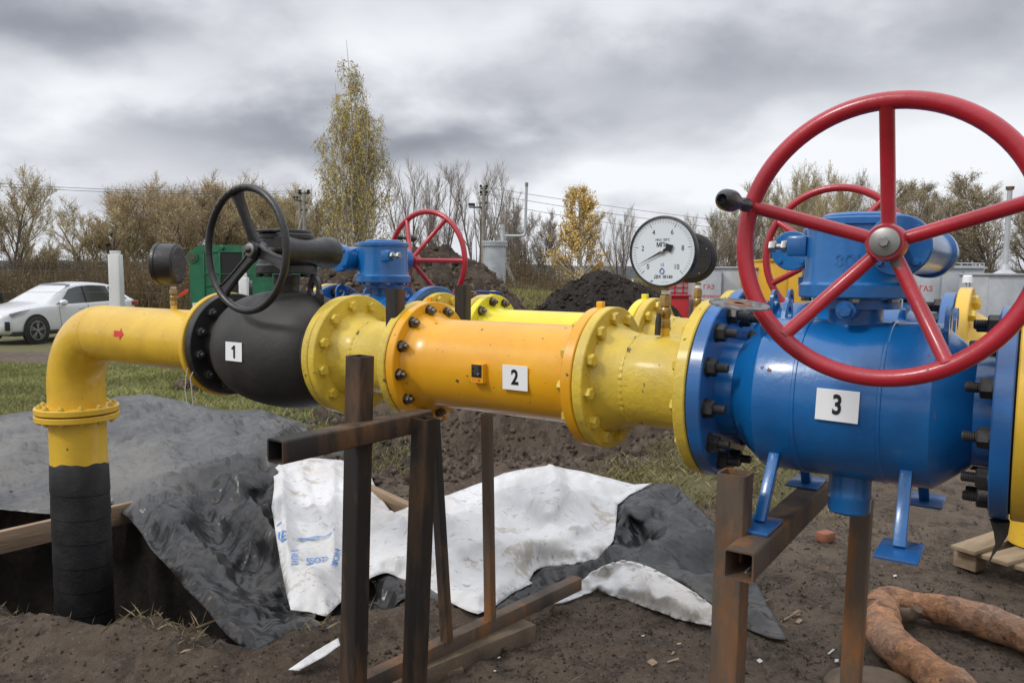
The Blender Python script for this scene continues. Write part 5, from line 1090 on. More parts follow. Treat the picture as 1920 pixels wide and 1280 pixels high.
of_ = [(1033, 1133, .012), (1060, 1112, .03), (1085, 1092, .06), (1110, 1072, .09), (1140, 1057, .12), (1165, 1051, .135), (1190, 1053, .135), (1220, 1063, .125), (1255, 1081, .11), (1295, 1105, .095), (1335, 1134, .07), (1375, 1165, .04), (1400, 1182, .02), (1345, 1178, .012), (1310, 1172, .012), (1267, 1162, .012), (1220, 1144, .012), (1175, 1127, .012), (1134, 1112, .015), (1120, 1104, .02), (1085, 1120, .012), (1055, 1131, .012)]
sheet('white_fold', of_, [(1180, 1090, .08), (1240, 1110, .075), (1130, 1090, .05), (1300, 1140, .05)], [((1200, 1075), (1225, 1130), .025, 8), ((1225, 1130), (1310, 1150), .015, 8)], MT['film_w'], T2, amp=.020, fine=.006, seed=4, step=5)
o5 = [(690, 1075, .03), (730, 1076, .03), (760, 1090, .03), (810, 1112, .02), (860, 1140, .01), (840, 1150, .0), (760, 1150, -.02), (700, 1150, -.02), (640, 1150, -.02), (560, 1160, -.04), (590, 1140, -.02), (640, 1120, .0)]
sheet('shadow_sheet', o5, [(720, 1110, -.03)], [], MT['tarp_b'], T2, amp=.012, fine=.01, seed=6, step=7)  # black sheet painting the shadow below the white side
o6 = [(541, 1254, .08), (570, 1234, .10), (600, 1215, .105), (634, 1195, .115), (638, 1208, .11), (610, 1228, .10), (575, 1247, .09), (560, 1256, .08)]
sheet('white_edge', o6, [], [], MT['film_w'], T2, amp=.003, fine=.002, seed=7, step=5)
# faded blue print on the white flap
def prints():
    """faded blue print laid on the white flap: letters and strokes draped on the sheet by casting onto it"""
    bpy.context.view_layer.update(); dg = bpy.context.evaluated_depsgraph_get()
    ws = [o for o in T2.children if o.name.startswith('white_side')][0]; ev = ws.evaluated_get(dg); from mathutils.bvhtree import BVHTree
    bv = BVHTree.FromObject(ws, dg); off = Vector(T2.location); bmA = B()
    def drop(px, py):
        d = Vector(ray(px, py)).normalized(); h_ = bv.ray_cast(Vector(CAM)-off, d)
        return (h_[0]-d*.018) if h_[0] is not None else None
    def txt(s, px, py, size, ang, sx=1.0):
        tb = text_bm(s, 1.0, 0.0, .02); bmesh.ops.triangulate(tb, faces=tb.faces[:]); c, s_ = math.cos(ang), math.sin(ang); mp = {}
        for v in tb.verts:
            x, y = v.co.x*size*sx, v.co.y*size; mp[v.index] = drop(px+x*c+y*s_, py-(y*c-x*s_))
        tb.verts.ensure_lookup_table(); vv = {}
        for f in tb.faces:
            ps = [mp[v.index] for v in f.verts]
            if any(p is None for p in ps): continue
            try: bmA.faces.new([vv.setdefault(v.index, bmA.verts.new(p)) if v.index not in vv else vv[v.index] for v, p in zip(f.verts, ps)])
            except ValueError: pass
        tb.free()
    def stroke(pts, w):
        prev = None
        for (x0, y0), (x1, y1) in zip(pts, pts[1:]):
            L_ = math.hypot(x1-x0, y1-y0); nx, ny = -(y1-y0)/L_*w/2, (x1-x0)/L_*w/2
            q = [drop(x0+nx, y0+ny), drop(x1+nx, y1+ny), drop(x1-nx, y1-ny), drop(x0-nx, y0-ny)]
            if all(p is not None for p in q): bmA.faces.new([bmA.verts.new(p) for p in q])
    txt('S', 578, 1052, 17, 0); txt("SOT'", 598, 1050, 15, -.08, 1.1)
    txt('HUR', 552, 1044, 17, PI/2, .8); txt('HOR', 630, 1044, 17, 1.8, .9)
    stroke([(559, 1009), (575, 1009), (592, 1005), (608, 1006), (620, 1000), (627, 990)], 2.0); stroke([(562, 1011), (580, 1010), (600, 1006)], 1.2)
    stroke([(518, 985), (526, 979), (538, 976)], 1.6); txt('E', 531, 1003, 24, .1, .8); stroke([(523, 996), (522, 1008), (528, 1014), (538, 1009)], 2.4)
    bmA.normal_update()
    obj('blue_print', bmA, mat('faded_blue_print', (.08, .24, .62), (.25, .38, .65), rough=.6, scale=40), T2, smooth=False)
prints()
# ------------------------------------------------------------------ trees
def prisms(segs, k=3):
    S = np.array(segs, float); p0, p1, r0, r1 = S[:, :3], S[:, 3:6], S[:, 6], S[:, 7]; t = p1-p0; t /= np.linalg.norm(t, axis=1)[:, None]+1e-9
    a = np.where(np.abs(t[:, 2:3]) < .9, np.array([[0, 0, 1.]]), np.array([[1., 0, 0]])); x = np.cross(t, a); x /= np.linalg.norm(x, axis=1)[:, None]; y = np.cross(t, x); n = len(S); V = []
    for q in range(k):
        c, s = math.cos(2*PI*q/k), math.sin(2*PI*q/k); V.append(p0+(x*c+y*s)*r0[:, None]); V.append(p1+(x*c+y*s)*r1[:, None])
    V = np.stack(V, 1).reshape(-1, 3); b = np.arange(n)*2*k; F = [np.stack([b+2*q, b+2*((q+1) % k), b+2*((q+1) % k)+1, b+2*q+1], -1) for q in range(k)]
    return V, np.concatenate(F)
def leaves(pts, size, rs, elong=1.0, hang=0):
    P = np.array(pts); n = len(P); a = rs.normal(size=(n, 3)); a[:, 2] -= hang; a /= np.linalg.norm(a, axis=1)[:, None]; b = np.cross(a, rs.normal(size=(n, 3))); b /= np.linalg.norm(b, axis=1)[:, None]
    s = size*rs.uniform(.6, 1.3, (n, 1)); V = np.stack([P-b*s*.35, P+a*s*elong*.5, P+b*s*.35+a*s*elong*.1, P-a*s*elong*.5], 1).reshape(-1, 3); i = np.arange(n)*4
    return V, np.stack([i, i+1, i+2, i+3], -1)
def grow(seed, Ht, kind):
    """returns trunk segments, twig segments, leaf points for a tree of height Ht"""
    r = random.Random(seed); T, Wg, Lf = [], [], []
    cfg = dict(
        willow=dict(stems=(4, .42), tw=5, n1=14, n2=8, n3=10, a1=.6, a2=.6, up=.38, l1=.40, l2=.5, tr=.02, leaf=4.6, tl=.11, sprd=.0),
        wide=dict(stems=(5, .55), tw=5, n1=13, n2=8, n3=9, a1=.65, a2=.6, up=.32, l1=.38, l2=.5, tr=.02, leaf=3.6, tl=.09, sprd=.0),
        bare=dict(stems=(4, .30), tw=5, n1=13, n2=7, n3=6, a1=.55, a2=.5, up=.5, l1=.30, l2=.45, tr=.018, leaf=0, tl=.07, sprd=.0),
        birch=dict(stems=(4, .10), tw=5, n1=30, n2=7, n3=5, a1=.8, a2=.75, up=.25, l1=.20, l2=.5, tr=.013, leaf=3.4, tl=.055, sprd=.0),
        gold=dict(stems=(1, .0), tw=5, n1=44, n2=8, n3=6, a1=1.0, a2=.7, up=.35, l1=.24, l2=.5, tr=.018, leaf=4.6, tl=.06, sprd=.0),
        alder=dict(stems=(2, .06), tw=5, n1=30, n2=7, n3=8, a1=.9, a2=.65, up=.3, l1=.20, l2=.5, tr=.016, leaf=2.0, tl=.06, sprd=.0))[kind]
    def rd(v, ang):
        v = v.normalized(); q = v.orthogonal().normalized(); q.rotate(Matrix.Rotation(r.uniform(0, 2*PI), 3, v)); return (v*math.cos(ang)+q*math.sin(ang)).normalized()
    def limb(p, d, L, r0, n, wob, up, store, tip=.25):
        pts = [(p, r0)]; 
        for i in range(n):
            d = (rd(d, r.uniform(0, wob))+Vector((0, 0, up/n))).normalized(); p = p+d*(L/n); rr = r0*(1-(1-tip)*(i+1)/n); q = pts[-1]; store.append((*q[0], *p, q[1], rr)); pts.append((p, rr))
        return pts, d
    ns, sp = cfg['stems']; base = Vector((0, 0, 0))
    for s in range(ns):
        a = 2*PI*s/ns+r.uniform(-.4, .4); lean = sp*r.uniform(.35, 1.0) if ns > 1 else .03; d = Vector((math.cos(a)*math.sin(lean), math.sin(a)*math.sin(lean), math.cos(lean)))
        L = Ht*r.uniform(.78, .92)*(1 if s == 0 or kind in ('willow', 'wide', 'bare') else r.uniform(.72, .9)); pts, dd = limb(base+Vector((math.cos(a), math.sin(a), 0))*(.12 if kind not in ('birch',) else .5*(s > 0)), d, L, Ht*cfg['tr']*(1 if ns == 1 else .75), 9, .13, cfg['up']*.3, T, .12)
        for i in range(cfg['n1']):
            f = (.24 if kind not in ('birch', 'gold') else .12)+(1-.26)*i/cfg['n1']+r.uniform(0, .05); f = min(f, .98); k = int(f*9); p = pts[k][0].lerp(pts[min(k+1, 9)][0], f*9-k); rr = max(pts[k][1]*.55, .012)
            dirl = (pts[min(k+1, 9)][0]-pts[k][0]).normalized(); ang = cfg['a1']*r.uniform(.6, 1.2)
            prof = (1-f)**1.05*1.75+.10 if kind == 'birch' else (1-f)**.55*1.25+.12 if kind == 'alder' else ((1-f)**.8*1.5+.10 if kind == 'gold' else 1-.45*f)
            L1 = Ht*cfg['l1']*prof*r.uniform(.7, 1.2); p1, d1 = limb(p, rd(dirl, ang), L1, rr, 5, .22, cfg['up'], T, .2)
            for j in range(cfg['n2']):
                g = .25+.75*j/cfg['n2']; kk = int(g*5); q = p1[min(kk, 4)][0].lerp(p1[min(kk+1, 5)][0], g*5-kk); d2v = (p1[min(kk+1, 5)][0]-p1[min(kk, 4)][0]); d2v = d1 if d2v.length < 1e-4 else d2v.normalized()
                L2 = L1*cfg['l2']*r.uniform(.6, 1.15)*(1.1-.4*g); p2, d2 = limb(q, rd(d2v, cfg['a2']*r.uniform(.6, 1.2)), L2, max(rr*.35, .008), 3, .25, cfg['up']*.8, Wg, .4)
                for m_ in range(cfg['n3']):
                    h_ = r.uniform(.2, 1); kk2 = min(int(h_*3), 2); w = p2[kk2][0].lerp(p2[kk2+1][0], h_*3-kk2); hang = kind == 'birch'
                    d3 = rd(d2, .6*r.uniform(.5, 1.3)); d3 = (d3+Vector((0, 0, -.9 if hang else .25))).normalized(); L3 = Ht*cfg['tl']*r.uniform(.5, 1.1)
                    p3, _ = limb(w, d3, L3, .0075 if kind not in ('willow', 'wide') else .010, 2, .2, -.2 if hang else .15, Wg, .5)
                    nl = cfg['leaf']; nl = int(nl)+(r.random() < nl-int(nl))
                    for _q in range(nl):
                        u = r.random(); e = p3[0][0].lerp(p3[2][0], u); Lf.append((e.x+r.uniform(-.1, .1), e.y+r.uniform(-.1, .1), e.z+r.uniform(-.12, .08)))
    return T, Wg, Lf
_tc = {}
def tree_proto(key, kind, seed, Ht, leafsize, mleaf, mbark, mtwig=None):
    T, Wg, Lf = grow(seed, Ht, kind); V, Fc = prisms(T, 5); rs_ = np.random.RandomState(seed)
    V2, F2 = prisms(Wg, 3)
    tr = arr_mesh('trunk', V, Fc, mbark, smooth=True).data; bpy.data.objects.remove([o for o in C.objects if o.data == tr][0])
    if Lf:
        V3, F3 = leaves(Lf, leafsize, rs_, 1.2); 
    tw = arr_mesh('branches', V2, F2, mtwig or mleaf); td = tw.data; bpy.data.objects.remove(tw); ld = None
    if Lf: lo = arr_mesh('crown', V3, F3, mleaf); ld = lo.data; bpy.data.objects.remove(lo)
    _tc[key] = (tr, td, ld, max(v.co.z for v in td.vertices)*.985)
def tree(key, px, Y, ptop, label, name='tree', group=None, rz=0, wide=1.0, zoff=0.0, cat='tree'):
    tr, td, ld, Ht = _tc[key]; p = at(px, 520, Y); zg = zt(p.x, Y)-.1+zoff; ztop = at(px, ptop, Y).z; k = (ztop-zg)/Ht
    t = thing(name, label, cat, (p.x, Y, zg), rz, group); t.scale = (k*wide, k*wide, k)
    for nm, d in (('trunk', tr), ('branches', td), ('crown', ld)):
        if d is None: continue
        o = bpy.data.objects.new(nm, d); C.objects.link(o); o.parent = t
    return t
tree_proto('w1', 'willow', 11, 10, .085, MT['lf_willow'], MT['bark']); tree_proto('w2', 'willow', 12, 10, .085, MT['lf_willow'], MT['bark']); tree_proto('w3', 'wide', 13, 10, .085, MT['lf_olive'], MT['bark'])
tree_proto('b1', 'bare', 21, 10, .1, MT['lf_bare'], MT['bark']); tree_proto('b2', 'bare', 22, 10, .1, MT['lf_bare'], MT['bark']); tree_proto('bw', 'wide', 23, 10, .1, MT['lf_bare'], MT['bark'])
tree_proto('birch', 'birch', 31, 14, .105, MT['lf_birch'], MT['birch'], mat('birch_twigs', (.26, .21, .15), rough=.9)); tree_proto('gold', 'gold', 33, 8, .10, MT['lf_gold'], MT['birch'], mat('golden_birch_twigs', (.30, .22, .13), rough=.9))
tree_proto('al1', 'alder', 41, 10, .075, MT['lf_alder'], MT['bark']); tree_proto('al2', 'alder', 42, 10, .075, MT['lf_alder'], MT['bark']); tree_proto('al3', 'wide', 43, 10, .075, MT['lf_alder'], MT['bark'])
gw = 'bushy willows behind the left fence'
tree('w3', 6, 46, 285, 'tall tree with fine brown twigs cut by the left edge, above the white car', rz=1.2, wide=.95)
tree('w3', 70, 50, 440, 'lower olive-green bushy tree right of the tall left-edge tree', rz=2.2, wide=.95)
tree('al1', 92, 55, 462, 'thin grey sapling in the brush right of the left-edge tree', rz=.3)
for i, (px, tp, key, rz, wd, lab) in enumerate(((205, 388, 'w3', .5, 1.25, 'lowest willow of the left row, at its left end with dark nests'), (262, 352, 'w1', 2.5, 1.15, 'willow second from the left in the row behind the white post'), (318, 336, 'w2', 4.0, 1.1, 'willow standing behind the black side-turned gauge'), (372, 334, 'w1', 1.1, 1.1, 'willow left of the black handwheel, in the brown row'), (425, 333, 'w2', 5.2, 1.1, 'tallest brown willow, seen through the left of the black handwheel'), (480, 352, 'w1', 3.6, 1.05, 'willow seen through the right part of the black handwheel'), (545, 342, 'w3', .2, 1.0, 'greenish willow between the black handwheel and the left electric pole'), (600, 368, 'w1', 4.9, 1.0, 'brown willow right of the left electric pole, beside the tall birch'))):
    tree(key, px, 62+(i % 3)*3, tp-14, lab, 'willow_tree', gw, rz, wd*1.12)
tree('birch', 672, 30, 112, 'tall slender birch with yellow-green leaves in the middle left', 'birch_tree', rz=.8, wide=.50)
tree('gold', 1094, 34, 342, 'small birch with golden leaves and white trunk, right of the silver tank', 'birch_tree', rz=.8, wide=.85)
gb = 'bare trees behind the earth heap'
for px, Y, tp, key, rz, wd, lab in ((775, 48, 296, 'b1', .3, .85, 'bare tree just right of the tall birch, behind the rear red handwheel'), (822, 52, 300, 'b2', 2.2, .8, 'bare tree right of the rear red handwheel'), (898, 46, 300, 'b1', 3.1, .9, 'tall bare tree behind the middle electric pole'), (950, 55, 335, 'b2', 4.4, .75, 'bare tree behind the silver tank and its vent pipe'), (1000, 58, 378, 'bw', 1.4, .95, 'rounded reddish-grey bare tree right of the silver vent pipe'), (1165, 70, 385, 'b1', 5.0, .9, 'pale bare tree between the golden birch and the white dial gauge'), (1290, 75, 400, 'b2', 1.0, .8, 'faint bare tree just right of the white dial gauge')):
    tree(key, px, Y, tp, lab, 'bare_tree', gb, rz, wd)
ga = 'tree line behind the silver cabinets'
for i, (px, tp, key, rz, wd, lab) in enumerate(((1345, 385, 'al3', .3, .9, 'bushy olive tree behind the crank knob'), (1400, 370, 'al3', 2.0, .9, 'bushy tree at the left rim of the big red handwheel'), (1465, 302, 'w3', 3.4, .75, 'tall yellow-brown tree left of the upright spoke of the big red wheel'), (1530, 312, 'w3', .9, .75, 'second tall yellow-brown tree, seen over the rear red handwheel'), (1590, 318, 'al3', 5.1, .8, 'pale tree over the right side of the rear red handwheel'), (1640, 330, 'al1', 1.3, 1.1, 'thin tree just left of the upright spoke'), (1705, 335, 'al2', .5, 1.0, 'slim grey tree just right of the upright spoke'), (1765, 350, 'al1', 2.5, 1.1, 'grey tree seen above the right worm housing of valve 3'), (1815, 375, 'al2', 3.3, 1.1, 'low grey tree left of the silver vent mast'), (1868, 318, 'al1', 4.2, 1.2, 'tallest dark tree beside the silver vent mast at the right'), (1925, 330, 'al2', .2, 1.2, 'dark tree cut by the right edge'), (1985, 350, 'al3', 1.8, 1.0, 'tree just outside the right rim of the big red wheel'))):
    tree(key, px, 60+(i % 3)*4, tp, lab, 'tree', ga, rz, wd)
# mistletoe clumps in the leftmost willow are small dark balls of twigs
rnd = random.Random(3)
for i, (px, py) in enumerate(((168, 455), (183, 460), (203, 461), (189, 448), (212, 440), (166, 461))):
    n = 260; rs_ = np.random.RandomState(i); P = rs_.normal(size=(n, 3)); P /= np.linalg.norm(P, axis=1)[:, None]; P *= rs_.uniform(.05, .27, (n, 1)); V, Fc = leaves(P, .12, rs_); o = arr_mesh('mistletoe', V, Fc, MT['mist'] if 'mist' in MT else MT.setdefault('mist', mat('mistletoe_leaf', (.035, .04, .03), rough=.8)))
    o.location = at(px, py, 61.5); tag(o, ('leftmost dark mistletoe clump in the lowest left willow', 'second mistletoe clump from the left, low in the left willow', 'round mistletoe clump nearest the white post top', 'upper middle mistletoe clump in the left willow', 'highest mistletoe clump, above the white post', 'lowest left mistletoe clump hanging in the willow')[i], 'mistletoe', 'mistletoe clumps in the left willow')

# brush and far woodland: uncountable
def brushband(name, label, spans, seed, m_, wid=.03):
    rs_ = np.random.RandomState(seed); VV, FF, off = [], [], 0
    for x0, x1, y0, y1, n, h0, h1 in spans:
        X = rs_.uniform(x0, x1, n); Y = rs_.uniform(y0, y1, n); hh = 1+.45*fbm(X*.35+seed, Y*.2, 3)
        Z = terrain(X, Y, False); h = rs_.uniform(h0, h1, n)*hh; a = rs_.uniform(0, 2*PI, n); l = h*rs_.uniform(.05, .45, n)
        S = np.stack([X, Y, Z, X+np.cos(a)*l, Y+np.sin(a)*l, Z+h, np.full(n, wid*.5), np.full(n, wid*.15)], -1); V, Fc = prisms(S, 3); VV.append(V); FF.append(Fc+off); off += len(V)
        k = rs_.rand(n*3); idx = rs_.randint(0, n, n*3); P = np.stack([X[idx]+np.cos(a[idx])*l[idx]*k, Y[idx]+np.sin(a[idx])*l[idx]*k, Z[idx]+h[idx]*k], -1)+rs_.normal(size=(n*3, 3))*.12; V, Fc = leaves(P, wid*3.4, rs_); VV.append(V); FF.append(Fc+off); off += len(V)
    return tag(arr_mesh(name, np.concatenate(VV), np.concatenate(FF), m_), label, 'brush', kind='stuff')
brushband('brush', 'thicket of brown brush and weeds behind the fence on the left', [(-40, -12, 36, 46, 15000, .9, 2.5), (-32, -12, 46, 58, 9000, 1.2, 3.2)], 1, MT['brush'])
brushband('brush', 'brown brush at the foot of the bare trees in the middle', [(-14, 14, 42, 52, 7000, .6, 1.9), (-3, 20, 50, 66, 7000, .6, 1.9)], 2, MT['brush'])
brushband('brush', 'brown brush at the foot of the tree line on the right', [(12, 56, 44, 54, 15000, .8, 2.4), (14, 60, 54, 66, 9000, 1.5, 3.6)], 3, MT['brush'])
rs_ = np.random.RandomState(77); n = 1500; X = rs_.uniform(-14, 14, n)*1.0; X = rs_.uniform(-.5, 10.5, n)
def weeds(label, x0, x1, y0, y1, n, h0, h1, seed): return brushband('weeds', label, [(x0, x1, y0, y1, n, h0, h1)], seed, MT['brush'], .012)
weeds('dry weeds on the crest of the grass berm by the silver tank', -4, 4, 22, 28, 2200, .1, .5, 9)

# ------------------------------------------------------------------ fence posts, wires, poles
def fpost(px, ptop, Y, w, label, zb=None):
    p = at(px, ptop, Y); z0 = zt(p.x, Y)-.2 if zb is None else zb; bm = B(); hgt = p.z-z0
    box(bm, (0, 0, hgt/2-.03), (w, w*.8, hgt-.06), bev=.012); q = [v for v in bm.verts if v.co.z > hgt*.8]
    box(bm, (-.01*w, 0, hgt-.03), (w*.7, w*.6, .10), bev=.014)
    bmesh.ops.subdivide_edges(bm, edges=bm.edges[:], cuts=3, use_grid_fill=True)
    for v in bm.verts: v.co.x += .012*w/.15*mnoise.noise(v.co*7); v.co.y += .012*w/.15*mnoise.noise(v.co*7+Vector((9, 0, 0)))
    o = obj('concrete_post', bm, MT['whitepost']); o.location = (p.x, Y, z0); return tag(o, label, 'post', 'whitewashed fence posts')
fpost(216, 472, 18.0, .265, 'tall thick whitewashed concrete post in front of the white car')
fpost(457, 514, 14.5, .16, 'whitewashed post in front of the green wagon, seen through the black handwheel')
fpost(1130, 521, 24, .17, 'small white post left of two, on the black soil heap line by the golden birch')
fpost(1184, 526, 22, .15, 'white post just left of the white dial gauge, behind the soil heap')
fpost(1415, 520, 22, .11, 'thin white post seen left of the rear red handwheel')
def wires(name, label, runs, r=.012, m_='dark_steel'):
    bm = B()
    for p, q, sag in runs:
        p, q = Vector(p), Vector(q); pts = [p.lerp(q, i/12)-UPW*sag*4*(i/12)*(1-i/12) for i in range(13)]; sweep(bm, pts, r, 5)
    o = obj(name, bm, MT[m_]); return tag(o, label, 'wire')
MT['wire'] = mat('weathered_wire', (.10, .10, .11), rough=.6)
for i, (py, lb) in enumerate(((488, 'top strand of the fence wire above the car'), (505, 'middle strand of the fence wire above the car roof'), (545, 'lowest visible strand of the fence wire across the car'))):
    wires('fence_wire', lb, [(at(-120, py, 18.4), at(216, py+2, 18.2), .02), (at(216, py+2, 18.2), at(640, py+10, 17.0), .02)], .0035, 'wire')
def mesh_fence():
    """chain-link panels between the white posts"""
    bm = B(); a = Vector(at(-150, 500, 18.4)); b = Vector(at(214, 500, 18.2)); a.z = b.z = 0; ztop, zbot = 1.80, -.3; L_ = (b-a).length; u = (b-a)/L_; s = .055; n = int(L_/s)
    V, Fc = [], []; hh = ztop-zbot; m_ = int(hh/s)
    segs = []
    for i in range(-m_, n):
        x0, z0, x1, z1 = i*s, zbot, (i+m_)*s, ztop
        if x0 < 0: z0 += -x0; x0 = 0
        if x1 > L_: z1 -= x1-L_; x1 = L_
        if x1 > x0: segs.append((x0, z0, x1, z1)); segs.append((L_-x0, z0, L_-x1, z1))
    S = [(*(a+u*x0+UPW*z0), *(a+u*x1+UPW*z1), .0008, .0008) for x0, z0, x1, z1 in segs]; V, Fc = prisms(S, 3); return tag(arr_mesh('chain_link_fence', V, Fc, MT['wire']), 'thin grey chain-link fence in front of the white car', 'fence')
mesh_fence()
def pole(px, ptop, Y, label, lamp=False, second=None):
    p = at(px, ptop, Y); z0 = zt(p.x, Y)-.2; hgt = p.z-z0; t = thing('electric_pole', label, 'pole', (p.x, Y, z0)); k = Y/FOC
    bm = B(); sweep(bm, [(0, 0, 0), (0, 0, hgt)], [8.5*k*.5, 6.5*k*.5], 8); obj('shaft', bm, MT['concrete'], t, ang=30)
    return t, k, hgt
t, k, hg = pole(907, 350, 38, 'concrete electric pole with insulators and a lamp arm, in the middle behind the heap')
bm = B(); d = Vector((1, .15, 0)).normalized(); sweep(bm, [Vector((0, 0, hg-38*k)), Vector((78*k*1.0, .3, -1.0))], [3.6*k, 4.2*k], 6); obj('strut', bm, MT['concrete'], t, ang=30)
bm = B(); box(bm, (-12*k, -.0, hg-38*k), (30*k, .06, .07)); box(bm, (-22*k, 0, hg-33*k), (12*k, .2, .14), bev=.02); obj('lamp_arm', bm, MT['dark_steel'], t)
bm = B()
for z in (4, 15, 30): box(bm, (0, 0, hg-z*k), (13*k, .08, .07))
obj('crossarm', bm, MT['dark_steel'], t)
bm = B()
for x in (-5.5, 5.5):
    for z in (0, 11): lathe(bm, [(0, .04), (.03, .075), (.06, .05), (.09, .07), (.13, .04)], (x*k, 0, hg-z*k-.04), (0, 0, 1), 12)
obj('insulator', bm, MT['ink'], t)
bm = B(); sweep(bm, [(-18*k, 0, hg-36*k), (-14*k, 0, hg-90*k), (-11*k, 0, 0)], .02, 5); obj('guy_cable', bm, MT['dark_steel'], t)
t, k, hg = pole(570, 360, 40, 'concrete electric pole with crossarm and strut, right of the black handwheel')
bm = B(); sweep(bm, [Vector((0, 0, hg-35*k)), Vector((-62*k, .2, -.5))], [3.2*k, 3.6*k], 6); obj('strut', bm, MT['concrete'], t, ang=30)
bm = B(); sweep(bm, [Vector((-14*k, .6, 0)), Vector((-14*k, .6, hg+4*k))], [3.2*k, 2.6*k], 6); obj('second_shaft', bm, MT['concrete'], t, ang=30)
bm = B(); box(bm, (0, 0, hg-3*k), (20*k, .07, .07)); beam_box(bm, (-18*k, 0, hg-14*k), (6*k, 0, hg-20*k), .07, .07); box(bm, (0, 0, hg-33*k), (12*k, .1, .09)); obj('crossarm', bm, MT['dark_steel'], t)
bm = B()
for x in (-8, 8): lathe(bm, [(0, .05), (.05, .10), (.10, .06), (.15, .09), (.20, .05)], (x*k, 0, hg-3*k), (0, 0, 1), 12)
for x in (-18, -13): lathe(bm, [(0, .04), (.05, .08), (.12, .05)], (x*k, 0, hg-12*k), (0, 0, 1), 12)
obj('insulator', bm, MT['ink'], t)
for i, (a, b, lb) in enumerate((((914, 352), (2300, 470), 'upper overhead wire running right from the middle pole'), ((914, 364), (2300, 492), 'middle overhead wire running right from the middle pole'), ((914, 380), (2300, 520), 'lower overhead wire running right from the middle pole'))):
    wires('overhead_wire', lb, [(at(*a, 38), at(*b, 44), .8)], .011, 'wire')
for i, (a, b, lb) in enumerate((((-300, 318), (566, 358), 'upper overhead wire crossing the sky at the left'), ((-300, 324), (566, 362), 'lower overhead wire crossing the sky at the left'))):
    wires('overhead_wire', lb, [(at(*a, 34), at(*b, 40), .35)], .012, 'wire')

# ------------------------------------------------------------------ silver tank with vent pipe
Yt = 27.0; k = Yt/FOC; p = at(927, 520, Yt); t = thing('gas_tank', 'silver upright tank with flanged lid and tall bent vent pipe on the berm', 'tank', (p.x, Yt, at(927, 520, Yt).z)); r = 21.5*k
bm = B(); lathe(bm, [(-.4, r), (58*k, r)], axis=(0, 0, 1), seg=48); obj('shell', bm, MT['silver'], t)
bm = B(); lathe(bm, [(58*k, 24.5*k), (61.5*k, 24.5*k)], axis=(0, 0, 1), seg=48); lathe(bm, [(62.5*k, 24.5*k), (66*k, 24.5*k), (67*k, 16*k)], axis=(0, 0, 1), seg=48); obj('lid', bm, MT['silver'], t)
mb = bpy.data.meshes.new('bolt'); bm = B(); cyl(bm, (0, 0, 55.5*k), (0, 0, 68.5*k), .9*k, seg=8); bm.to_mesh(mb); bm.free(); mb.materials.append(MT['silver'])
for i in range(24):
    o = bpy.data.objects.new('bolt', mb); C.objects.link(o); o.parent = t; a = 2*PI*i/24; o.location = (23*k*math.cos(a), 23*k*math.sin(a), 0)
bm = B(); x0 = 15*k; sweep(bm, [(x0, 0, 64*k), (x0, 0, 98*k)], 4*k, 16); lathe(bm, [(90*k, 5*k), (92*k, 5*k)], (x0, 0, 0), (0, 0, 1), 20); obj('stack', bm, MT['silver'], t)
bm = B(); pts = [(x0, 0, 77*k), (50*k, 0, 77*k), (53.5*k, 0, 77.8*k), (56*k, 0, 81*k), (56.5*k, 0, 86*k), (58.5*k, 0, 172*k)]; sweep(bm, pts, 2.6*k, 14); obj('vent_pipe', bm, MT['silver'], t); bm = B(); sweep(bm, [(58.4*k, 0, 168*k), (58.5*k, 0, 175*k)], 3.1*k, 14); obj('vent_cap', bm, MT['concrete'], t)
bm = B(); lathe(bm, [(0, 3*k), (3*k, 3.4*k), (5*k, 2*k)], (10*k, 0, 98*k), (0, 0, 1), 14); sweep(bm, [(4*k, 0, 99*k), (22*k, 0, 99.5*k)], .8*k, 8); sweep(bm, [(r, -.1, 26*k), (r+6*k, -.1, 26*k)], 1.2*k, 8); obj('valve_handle', bm, MT['pallet'], t)

# ------------------------------------------------------------------ green wagon
Yw = 17.5; k = Yw/FOC; xw = at(356, 520, Yw).x; zg = zt(xw+1.2, Yw); hw = at(400, 459, Yw).z-zg; wt = 285*k
t = thing('wagon', 'green work wagon with rounded roof corners and a dark open window', 'wagon', (xw, Yw, zg))
def roundwall(x0, x1, z0, z1, r, y):
    pts = [(x0, z0), (x1, z0)]+[(x1-r+r*math.cos(a), z1-r*.8+r*.8*math.sin(a)) for a in [PI/2*i/8 for i in range(9)]]+[(x0+r-r*math.sin(a), z1-r*.8+r*.8*math.cos(a)) for a in [PI/2*i/8 for i in range(9)]]
    return pts
pts = roundwall(0, wt, .45, hw, .35, 0); bm = B(); f = [bm.verts.new((a, 0, b)) for a, b in pts]; g_ = [bm.verts.new((a, 2.3, b)) for a, b in pts]; bm.faces.new(f); bm.faces.new(g_[::-1])
for i in range(len(f)): j = (i+1) % len(f); bm.faces.new((f[i], g_[i], g_[j], f[j]))
bmesh.ops.recalc_face_normals(bm, faces=bm.faces[:]); obj('body', bm, MT['green'], t, ang=30)
X_ = lambda px: at(px, 500, Yw).x-xw; Z_ = lambda py: at(400, py, Yw).z-zg
bm = B(); box(bm, ((X_(414)+X_(455))/2, -.004, (Z_(473)+Z_(548))/2), (X_(455)-X_(414), .012, Z_(473)-Z_(548))); obj('window', bm, MT['ink'], t, smooth=False)
bm = B()
for a, b, c_, d_ in ((382, 470, 412, 473), (412, 470, 458, 473), (411, 470, 414, 556), (455, 470, 458, 556), (382, 470, 384, 560), (384, 512, 412, 513.5), (384, 535, 412, 536), (412, 513, 458, 514)): box(bm, ((X_(a)+X_(c_))/2, -.012, (Z_(b)+Z_(d_))/2), (max(X_(c_)-X_(a), .02), .03, abs(Z_(d_)-Z_(b))), bev=.004)
obj('door_frame', bm, MT['green'], t)
